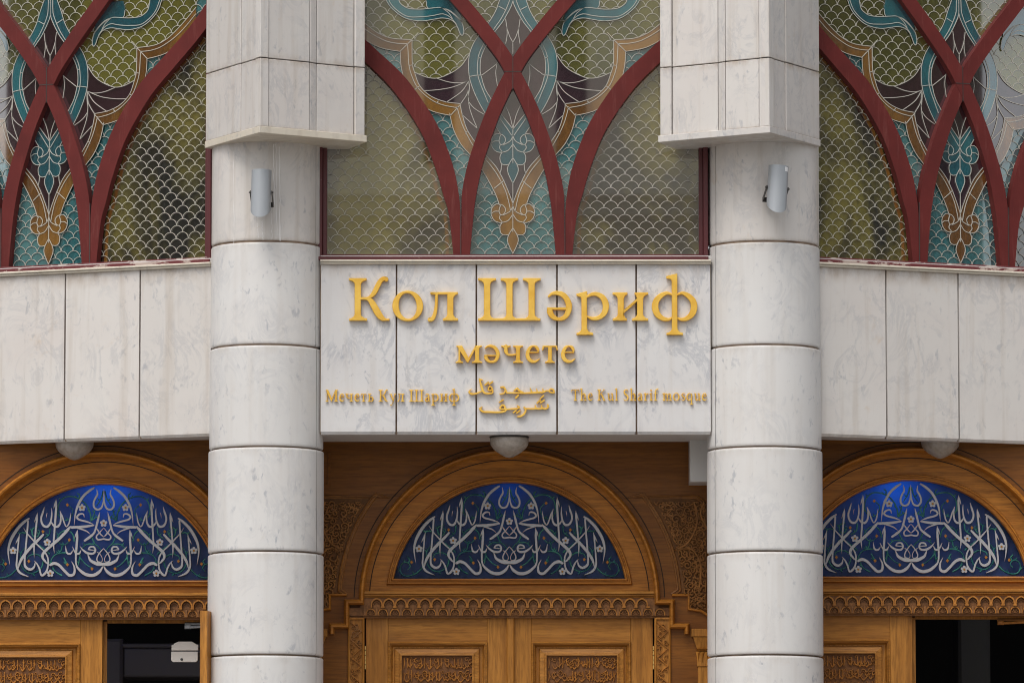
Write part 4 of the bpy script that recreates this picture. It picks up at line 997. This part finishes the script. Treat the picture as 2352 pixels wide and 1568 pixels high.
    g.build('frieze', M_carveb, t); ga.build('frieze_arches', M_carve, t)
    # carved spandrels
    for s_ in (-1, 1):
        bd = [(s_ * p[0], p[1]) for p in arc(391, math.asin(14 / 391), R(38), 30)]
        bd = [(s_ * ux(374 + 0), uz(1366))] + bd[1:] + [(s_ * ux(285), uz(1141)), (s_ * ux(430), uz(1141)), (s_ * ux(455), uz(1158))]
        g = MB(); g.sweep(bd if s_ > 0 else bd, [(u * .9, y * .9) for u, y in BEAD]); g.build('spandrel_border', M_carves, t, smooth=True)
        ins = lambda x, z: (math.hypot(x, z * 1.0) > ux(402)) and z < uz(1152) and abs(x) < ux(452) and z > uz(1400) and not (z < uz(1366) and abs(x) < ux(412))
        g = MB(); xs = sorted((s_ * ux(300), s_ * ux(455)))
        pg = [(s_ * x, z) for x, z in arc(398, math.asin(16 / 398), R(37), 24)] + [(s_ * ux(455), uz(1149)), (s_ * ux(455), uz(1366))]
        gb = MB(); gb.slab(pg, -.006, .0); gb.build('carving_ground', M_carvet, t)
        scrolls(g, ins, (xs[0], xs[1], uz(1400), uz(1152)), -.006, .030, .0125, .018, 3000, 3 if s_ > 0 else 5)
        for q in ([(425, 1152), (432, 1200), (412, 1245), (385, 1262), (410, 1258)], [(385, 1262), (420, 1262), (440, 1300), (435, 1360)], [(448, 1155), (440, 1180), (455, 1215)]):
            g.ridge(cr([(s_ * ux(a), uz(b), .018) for a, b in q], 5), -.0062, .02)
        g.build('spandrel_carving', M_carves, t)
        # plain border step under the spandrel
        g = MB(); g.sweep([(s_ * ux(a), uz(b)) for a, b in ((374, 1366), (413, 1366), (413, 1398), (440, 1402), (460, 1415))], [(u * .8, y * .7) for u, y in MOUL]); g.build('spandrel_foot', M_woodr, t, smooth=True)
        # carved jamb
        xa, xb_ = sorted((s_ * ux(333), s_ * ux(371.5)))
        g = MB(); g.box(xa, xb_, -.004, .05, FZ, uz(1417)); fr = .010
        g.sweep([(xa + .007, FZ + .02), (xa + .007, uz(1420)), (xb_ - .007, uz(1420)), (xb_ - .007, FZ + .02)], [(-.007, .0), (-.007, -.014), (-.002, -.018), (.004, -.014), (.007, -.004)])
        g.build('jamb', M_woodv, t)
        g = MB(); cxm = (xa + xb_) / 2; zz = uz(1428); hwj = (xb_ - xa) / 2 - .018; sd_ = 1
        rnd = random.Random(11)
        while zz > uz(1600):
            g.ridge(cr([(cxm - sd_ * hwj, zz, .008), (cxm, zz - .03, .010), (cxm + sd_ * hwj, zz - .06, .008)], 3), -.0042, .012)
            for _ in range(6):
                g.ridge(spiral(cxm + rnd.uniform(-.8, .8) * hwj, zz - rnd.uniform(.003, .055), .011, rnd.uniform(0, 6), .9, rnd.choice((-1, 1)), 9, .007), -.0042, .012)
            zz -= .055; sd_ = -sd_
        g.build('jamb_carving', M_carve, t)
        # pilaster with a small capital at the edge of the bay
        g = MB(); xa, xb_ = sorted((s_ * ux(418), s_ * ux(470)))
        g.bbox(xa, xb_, -.045, .0, uz(1462), uz(1444), .003)
        c0 = s_ * ux(448)
        for (w0, w1, zt_, zb_) in ((26, 17, 1463, 1489), (19, 15, 1490, 1494)):
            g.add([(c0 - ux(w0), -.04, uz(zt_)), (c0 + ux(w0), -.04, uz(zt_)), (c0 + ux(w1), -.02, uz(zb_)), (c0 - ux(w1), -.02, uz(zb_)), (c0 - ux(w0), .0, uz(zt_)), (c0 + ux(w0), .0, uz(zt_)), (c0 + ux(w1), .0, uz(zb_)), (c0 - ux(w1), .0, uz(zb_))],
                  [(0, 1, 2, 3), (4, 5, 1, 0), (1, 5, 6, 2), (4, 0, 3, 7), (3, 2, 6, 7)])
        g.bbox(c0 - ux(17), c0 + ux(17), -.02, .0, uz(1530), uz(1495), .002)
        for j in range(4):
            xx = c0 - ux(15) + j * ux(10); g.add([(xx - ux(5), -.021, uz(1496)), (xx + ux(5), -.021, uz(1496)), (xx, -.021, uz(1522)), (xx, -.033, uz(1500))], [(0, 1, 3), (1, 2, 3), (2, 0, 3)])
        g.bbox(c0 - ux(15), c0 + ux(15), -.016, .0, FZ, uz(1531), .003)
        g.build('pilaster', M_woodv, t)
    return t

def make_leaf(parent, hinge_px, dirn, rz=0.0):
    """door leaf hung at hinge_px (photo px from portal axis); dirn = +1 extends to the right"""
    d = bpy.data.objects.new('door', None); COL.objects.link(d); d.parent = parent; d.location = (ux(hinge_px), .045, 0); d.rotation_euler = (0, 0, rz)
    wl = ux(331); zt = uz(1416.5); zb = FZ + .01
    L = lambda a: dirn * ux(a)
    def pc(name, mt, a, b, za, zc, y0=0.0, y1=.045, bv=.0015):
        g = MB(); xa, xb = sorted((L(a), L(b))); g.bbox(xa, xb, y0, y1, zc, za, bv); return g.build(name, mt, d)
    px_o, px_i = 52, 278          # moulding outer limits from hinge
    pc('stile', M_woodv, 0, px_o - 1, zt, zb); pc('stile', M_woodv, px_i + 1 + .3, 331 - 1, zt, zb)
    pc('rail', M_woodh, px_o - .7, px_i + 1, zt, uz(1472.3)); pc('rail', M_woodh, px_o - .7, px_i + 1, zb + .25, zb)
    g = MB(); xa, xb = sorted((L(px_o - .5), L(px_i + .5))); q = [(xa + .012, zb + .26), (xb - .012, zb + .26), (xb - .012, uz(1477)), (xa + .012, uz(1477))]
    g.sweep(q, [(-.014, .04), (-.014, -.012), (-.009, -.018), (-.003, -.016), (.001, .000), (.006, .002), (.010, .020), (.017, .028), (.017, .04)], closed=True); g.build('panel_moulding', M_woodh, d, smooth=True)
    g = MB(); g.box(xa + .02, xb - .02, .029, .042, zb + .26, uz(1480)); g.build('panel_field', M_woodv, d)
    a, b = sorted((L(82), L(245))); zc1 = uz(1503); zc0 = uz(1503) - .62
    g = MB(); g.sweep([(a, zc0), (b, zc0), (b, zc1), (a, zc1)], [(-.046, .0288), (-.040, .010), (-.012, .002), (-.008, -.010), (.001, -.012), (.004, .024)], closed=True); g.build('panel_bevel', M_woodh, d)
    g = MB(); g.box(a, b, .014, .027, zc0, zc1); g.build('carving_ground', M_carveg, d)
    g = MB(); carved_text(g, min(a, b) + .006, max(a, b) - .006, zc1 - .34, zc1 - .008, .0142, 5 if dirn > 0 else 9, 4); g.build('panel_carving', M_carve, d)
    g = MB(); hx_ = L(-2)
    for i in range(5): zz = uz(1482) - i * .030; g.tube([(hx_, -.008, zz), (hx_, -.008, zz - .026)], .0075, 8)
    g.build('hinge', M_brass, d, smooth=True)
    return d
mid_portal = make_portal()
left_portal = dup(mid_portal, loc=(X(239, YD), YD, Z(PY0 + 4, YD)))
left_portal['label'] = 'carved oak portal with blue fanlight and open right door leaf, left of the left column'
right_portal = dup(mid_portal, loc=(X(2091.5, YD), YD, Z(PY0 - 5, YD)))
right_portal['label'] = 'carved oak portal with blue fanlight and open doorway, right of the right column'
for p in (mid_portal, left_portal, right_portal): make_leaf(p, -330, 1)
make_leaf(mid_portal, 330, -1)
g = MB(); g.bbox(-ux(6), ux(11), -.030 + .045, .045, FZ + .01, uz(1417), .006); g.build('astragal', M_woodv, mid_portal)
make_leaf(left_portal, 331, -1, R(77)); make_leaf(right_portal, 336, -1, R(98))
for p, tint in ((left_portal, M_steel), (right_portal, M_steel)):
    g = MB(); x0 = ux(188) if p is left_portal else ux(198)
    zc = uz(1429)
    g.box(x0, x0 + .30, .10, .13, zc + .004, zc + .020); g.bbox(x0, x0 + .04, .08, .12, zc - .022, zc + .003, .004); g.tube([(x0 + .02, .09, zc - .012), (x0 + .36, .02, zc - .002)], .009)
    g.build('door_closer', M_lampgrey if p is left_portal else M_carve, p)
    # inner door frame seen in the open half
    g = MB(); g.box(ux(0), ux(9), .10, .14, FZ, uz(1420)); g.box(ux(9.1), ux(332), .10, .14, uz(1424), uz(1417)); g.build('inner_frame', M_woodv, p)

# white bracket where the mid lintel meets the right column
t = thing('marble_bracket', 'white marble bracket under the lintel beside the right column', 'bracket', (X(1602, .5), .5, Z(1108, .5)))
g = MB(); g.bbox(-.052, .12, -.06, .20, 0, Z(1000, .5) - Z(1108, .5), .004); g.build('block', M_plaster, t)

# point lights added behind the fanlights to make their glow
for px, dx, en, bk in ((PX0, 0, .11, .11), (239, .03, .8, .17), (2091.5, -.09, .7, .16)):
    ld = bpy.data.lights.new('fanlight_backlight', 'POINT'); ld.energy = en; ld.shadow_soft_size = .05; ld.color = (.9, .95, 1)
    lo = bpy.data.objects.new('fanlight_backlight', ld); COL.objects.link(lo); lo.location = (X(px, YD) + dx, YD + .099 + bk, Z(1120, YD))

# ------------------------------------------------------------------ lamps
def make_wall_lamp(px, py_top, py_bot, ang, tiltx, label, sticker):
    zt, zb = Z(py_top, -.34), Z(py_bot, -.34); hgt = zt - zb; r = .0625
    x = X(px, -.34); a = ang
    t = thing('wall_lamp', label, 'wall lamp', (x, -.34, zt - hgt * .5), 0, 'grey cylinder lamps on the columns')
    t.rotation_euler = (R(-3), R(tiltx), ang)
    g = MB(); n = 40; vs = []; fs = []
    for i in range(n):
        b = 2 * PI * i / n; cx, cy = r * math.cos(b), r * math.sin(b)
        lowz = -hgt / 2 + .062 + .062 * math.sin(b) * (1 if 1 else 0)
        k = .93
        vs += [(cx, cy, hgt / 2), (cx, cy, lowz), (cx * k, cy * k, lowz + .003), (cx * k, cy * k, hgt / 2 - .006)]
    for i in range(n):
        p, q = 4 * i, 4 * ((i + 1) % n)
        for k in range(3): fs.append((p + k, p + k + 1, q + k + 1, q + k))
    fs += [tuple(4 * i for i in range(n)), tuple(4 * i + 3 for i in range(n))[::-1]]
    g.add(vs, fs); g.build('shade', M_lampgrey, t, smooth=True)
    for s_ in (-1, 1):
        g = MB(); g.tube([(s_ * (r - .002), 0, .015), (s_ * (r + .014), 0, .015)], .006); g.tube([(s_ * (r + .002), 0, .015), (s_ * (r + .007), 0, .015)], .011, 12); g.build('bolt', M_steel, t)
    g = MB(); sg = 1 if px < 1176 else -1
    for s_ in (-1, 1):
        g.add([(s_ * (r + .003), -.010, .025), (s_ * (r + .003), .010, .025), (s_ * (r + .003), .095, -.03), (s_ * (r + .003), .095, -.06), (s_ * (r + .003), -.010, .003),
               (s_ * (r + .007), -.010, .025), (s_ * (r + .007), .010, .025), (s_ * (r + .007), .095, -.03), (s_ * (r + .007), .095, -.06), (s_ * (r + .007), -.010, .003)],
              [(0, 1, 2, 3, 4), (9, 8, 7, 6, 5), (0, 5, 6, 1), (1, 6, 7, 2), (2, 7, 8, 3), (3, 8, 9, 4), (4, 9, 5, 0)])
    g.box(-r - .007, r + .007, .096, .104, -.06, -.03); g.tube([(0, .10, -.045), (0, .17, -.045)], .012)
    g.build('bracket', M_steel, t)
    if sticker:
        g = MB(); b0, b1 = R(-62), R(-34); rr = r + .0012; vs = []
        for i in range(5): b = b0 + (b1 - b0) * i / 4; vs += [(rr * math.cos(b), rr * math.sin(b), hgt / 2 - .008), (rr * math.cos(b), rr * math.sin(b), hgt / 2 - .036)]
        g.add(vs, [(2 * i, 2 * i + 1, 2 * i + 3, 2 * i + 2) for i in range(4)]); g.build('sticker', M_white, t)
make_wall_lamp(598, 391.5, 503, R(-4), 1, 'grey half-round wall lamp hanging straight on the left column', False)
make_wall_lamp(1787, 382, 493, R(10), 4, 'grey half-round wall lamp with white sticker leaning on the right column', True)

def make_bowl(px, py_rim, Y, label):
    x, z = X(px, Y), Z(py_rim, Y); zc = (ZB if Y < .5 else ZC)
    t = thing('ceiling_lamp', label, 'ceiling lamp', (x, Y, z), 0, 'frosted bowl lamps of the porch ceiling')
    r = .121
    n = 72; prof = [(r * .97, .012), (r, .004), (r * .995, -.012), (r * .96, -.032), (r * .84, -.054), (r * .66, -.074), (r * .46, -.090), (r * .22, -.106), (.002, -.112)]
    g = MB(); g.lathe(prof, n=n)
    g.v = [(a * (1 + (.012 * math.cos(24 * math.atan2(b, a)) if c < -.02 else 0)), b * (1 + (.012 * math.cos(24 * math.atan2(b, a)) if c < -.02 else 0)), c) for a, b, c in g.v]
    g.build('glass_bowl', M_frost, t, smooth=True)
    g = MB(); g.lathe([(.002, .0135), (r * 1.03, .0135), (r * 1.03, .022), (r * .8, .03), (r * .8, max(.032, zc - z)), (.002, max(.032, zc - z))], n=48); g.build('base', M_steel, t)
make_bowl(1170, 1010, .16, 'frosted glass bowl lamp under the lintel of the middle doorway')
make_bowl(173, 1016, .66, 'frosted glass bowl lamp under the lintel of the left doorway')
make_bowl(2158, 1012.5, .66, 'frosted glass bowl lamp under the lintel of the right doorway')

# ------------------------------------------------------------------ things in the dark hall
YI = 1.9
t = thing('metal_detector_gate', 'grey walk-through metal detector inside the open left doorway', 'security gate', (X(360, YI), YI, FLOOR))
zz = lambda p: Z(p, YI) - FLOOR
xx = lambda p: X(p, YI) - t.location.x
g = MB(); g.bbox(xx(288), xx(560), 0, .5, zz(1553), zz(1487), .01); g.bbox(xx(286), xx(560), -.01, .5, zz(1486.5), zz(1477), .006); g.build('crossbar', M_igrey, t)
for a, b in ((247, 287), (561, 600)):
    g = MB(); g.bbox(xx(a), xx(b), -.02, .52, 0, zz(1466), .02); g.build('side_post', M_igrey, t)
YK = 0.95
t = thing('wall_box', 'cream enamel lock box with stepped top hanging in the left doorway', 'lock box', (X(428, YK), YK, Z(1519, YK)))
kk = (D + YK) / F
g = MB(); W_ = lambda q: [(a * kk * .1213, (1163 - b) * kk * .1213) for a, b in q]
bq = lambda a, b: ((a - 1705) * kk * .12135, (1163 - b) * kk * .12135)
g.slab([bq(*p) for p in ((1450, 968), (1955, 968), (1955, 1130), (1925, 1163), (1480, 1163), (1450, 1130))], 0, .05); g.build('drawer_front', M_cream, t, bevel=.002)
g = MB(); g.slab([bq(*p) for p in ((1456, 945), (1456, 845), (1495, 838), (1510, 812), (1590, 778), (1840, 778), (1900, 812), (1925, 830), (1962, 840), (1962, 945))], 0, .05); g.build('lid', M_cream, t, bevel=.002)
g = MB(); cx_, cz_ = bq(1650, 1115); g.slab([(cx_ + .0085 * math.cos(k * PI / 8), cz_ + .0085 * math.sin(k * PI / 8)) for k in range(16)], -.004, .001); g.build('keyhole', M_steel, t)
g = MB(); g.box(-.05, .30, .052, .075, .01, .06); g.build('mount', M_steel, t)
t = thing('hall_pillar', 'dim grey pillar inside the open right doorway', 'pillar', (X(2232, 3.0), 3.0, FLOOR))
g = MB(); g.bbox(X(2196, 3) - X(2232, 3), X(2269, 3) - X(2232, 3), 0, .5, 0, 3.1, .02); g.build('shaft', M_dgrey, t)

# ------------------------------------------------------------------ buildings across the square, seen only mirrored in the glass
YB = -74
t = thing('opposite_building', 'cream rendered building across the square, mirrored in the middle window', 'building', (0, YB, 0))
g = MB(); g.box(-11, 16, -12, 0, 0, 21); g.build('wall', M_cream_wall, t)
g = MB(); g.box(-11.2, 16.2, .001, 1.3, 16.15, 16.5); g.box(-11.1, 16.1, .001, .8, 15.85, 16.149); g.box(-11.1, 16.1, .001, .35, 15.0, 15.25); g.box(-11.2, 16.2, .001, .6, 21, 21.5); g.build('cornice', M_cream_wall, t)
for x in (-8.2, -4.6, -1.35, 1.1, 4.2, 7.6, 11):
    g = MB(); g.box(x - .28, x + .28, .002, .05, 16.9, 20.6); g.build('window', M_dpane, t)
    g = MB(); g.box(x - .5, x + .5, .002, .05, 9.5, 13.5); g.build('window', M_dpane, t)
def mirror_hit(key, px, py, dist):
    (ox, oy), ang = BAYS[key]
    u = solve(px, (ox - .13 * math.sin(ang), oy + .13 * math.cos(ang)), ang)
    q = Vector((ox + u * math.cos(ang) - .13 * math.sin(ang), oy + u * math.sin(ang) + .13 * math.cos(ang), 0))
    d = (q - Vector((0, -D, 0))).normalized(); n = Vector((math.sin(ang), -math.cos(ang), 0))
    r = d - 2 * d.dot(n) * n
    return q + r * dist, r
for key, edge, far, nm, dist in (('right', 2252, 1700, 'brown building off to the right of the square, mirrored in the right window', 45), ('left', 22, 700, 'brown building off to the left of the square, mirrored in the left window', 45)):
    e, r = mirror_hit(key, edge, 300, dist); f_, _ = mirror_hit(key, far, 300, dist)
    mid = (e + f_) / 2; w = (e - f_).length / 2
    t = thing('side_building', nm, 'building', (mid.x, mid.y, 0), math.atan2(r.y, r.x) - PI / 2)
    g = MB(); g.box(-w, w, .3, 12, 0, 24); g.build('wall', M_brown_wall, t)
    for i in range(3): g = MB(); g.box(-w + .2 + i * w * .6, -w + .2 + i * w * .6 + w * .3, .25, .299, 8, 13); g.build('window', M_dpane, t)
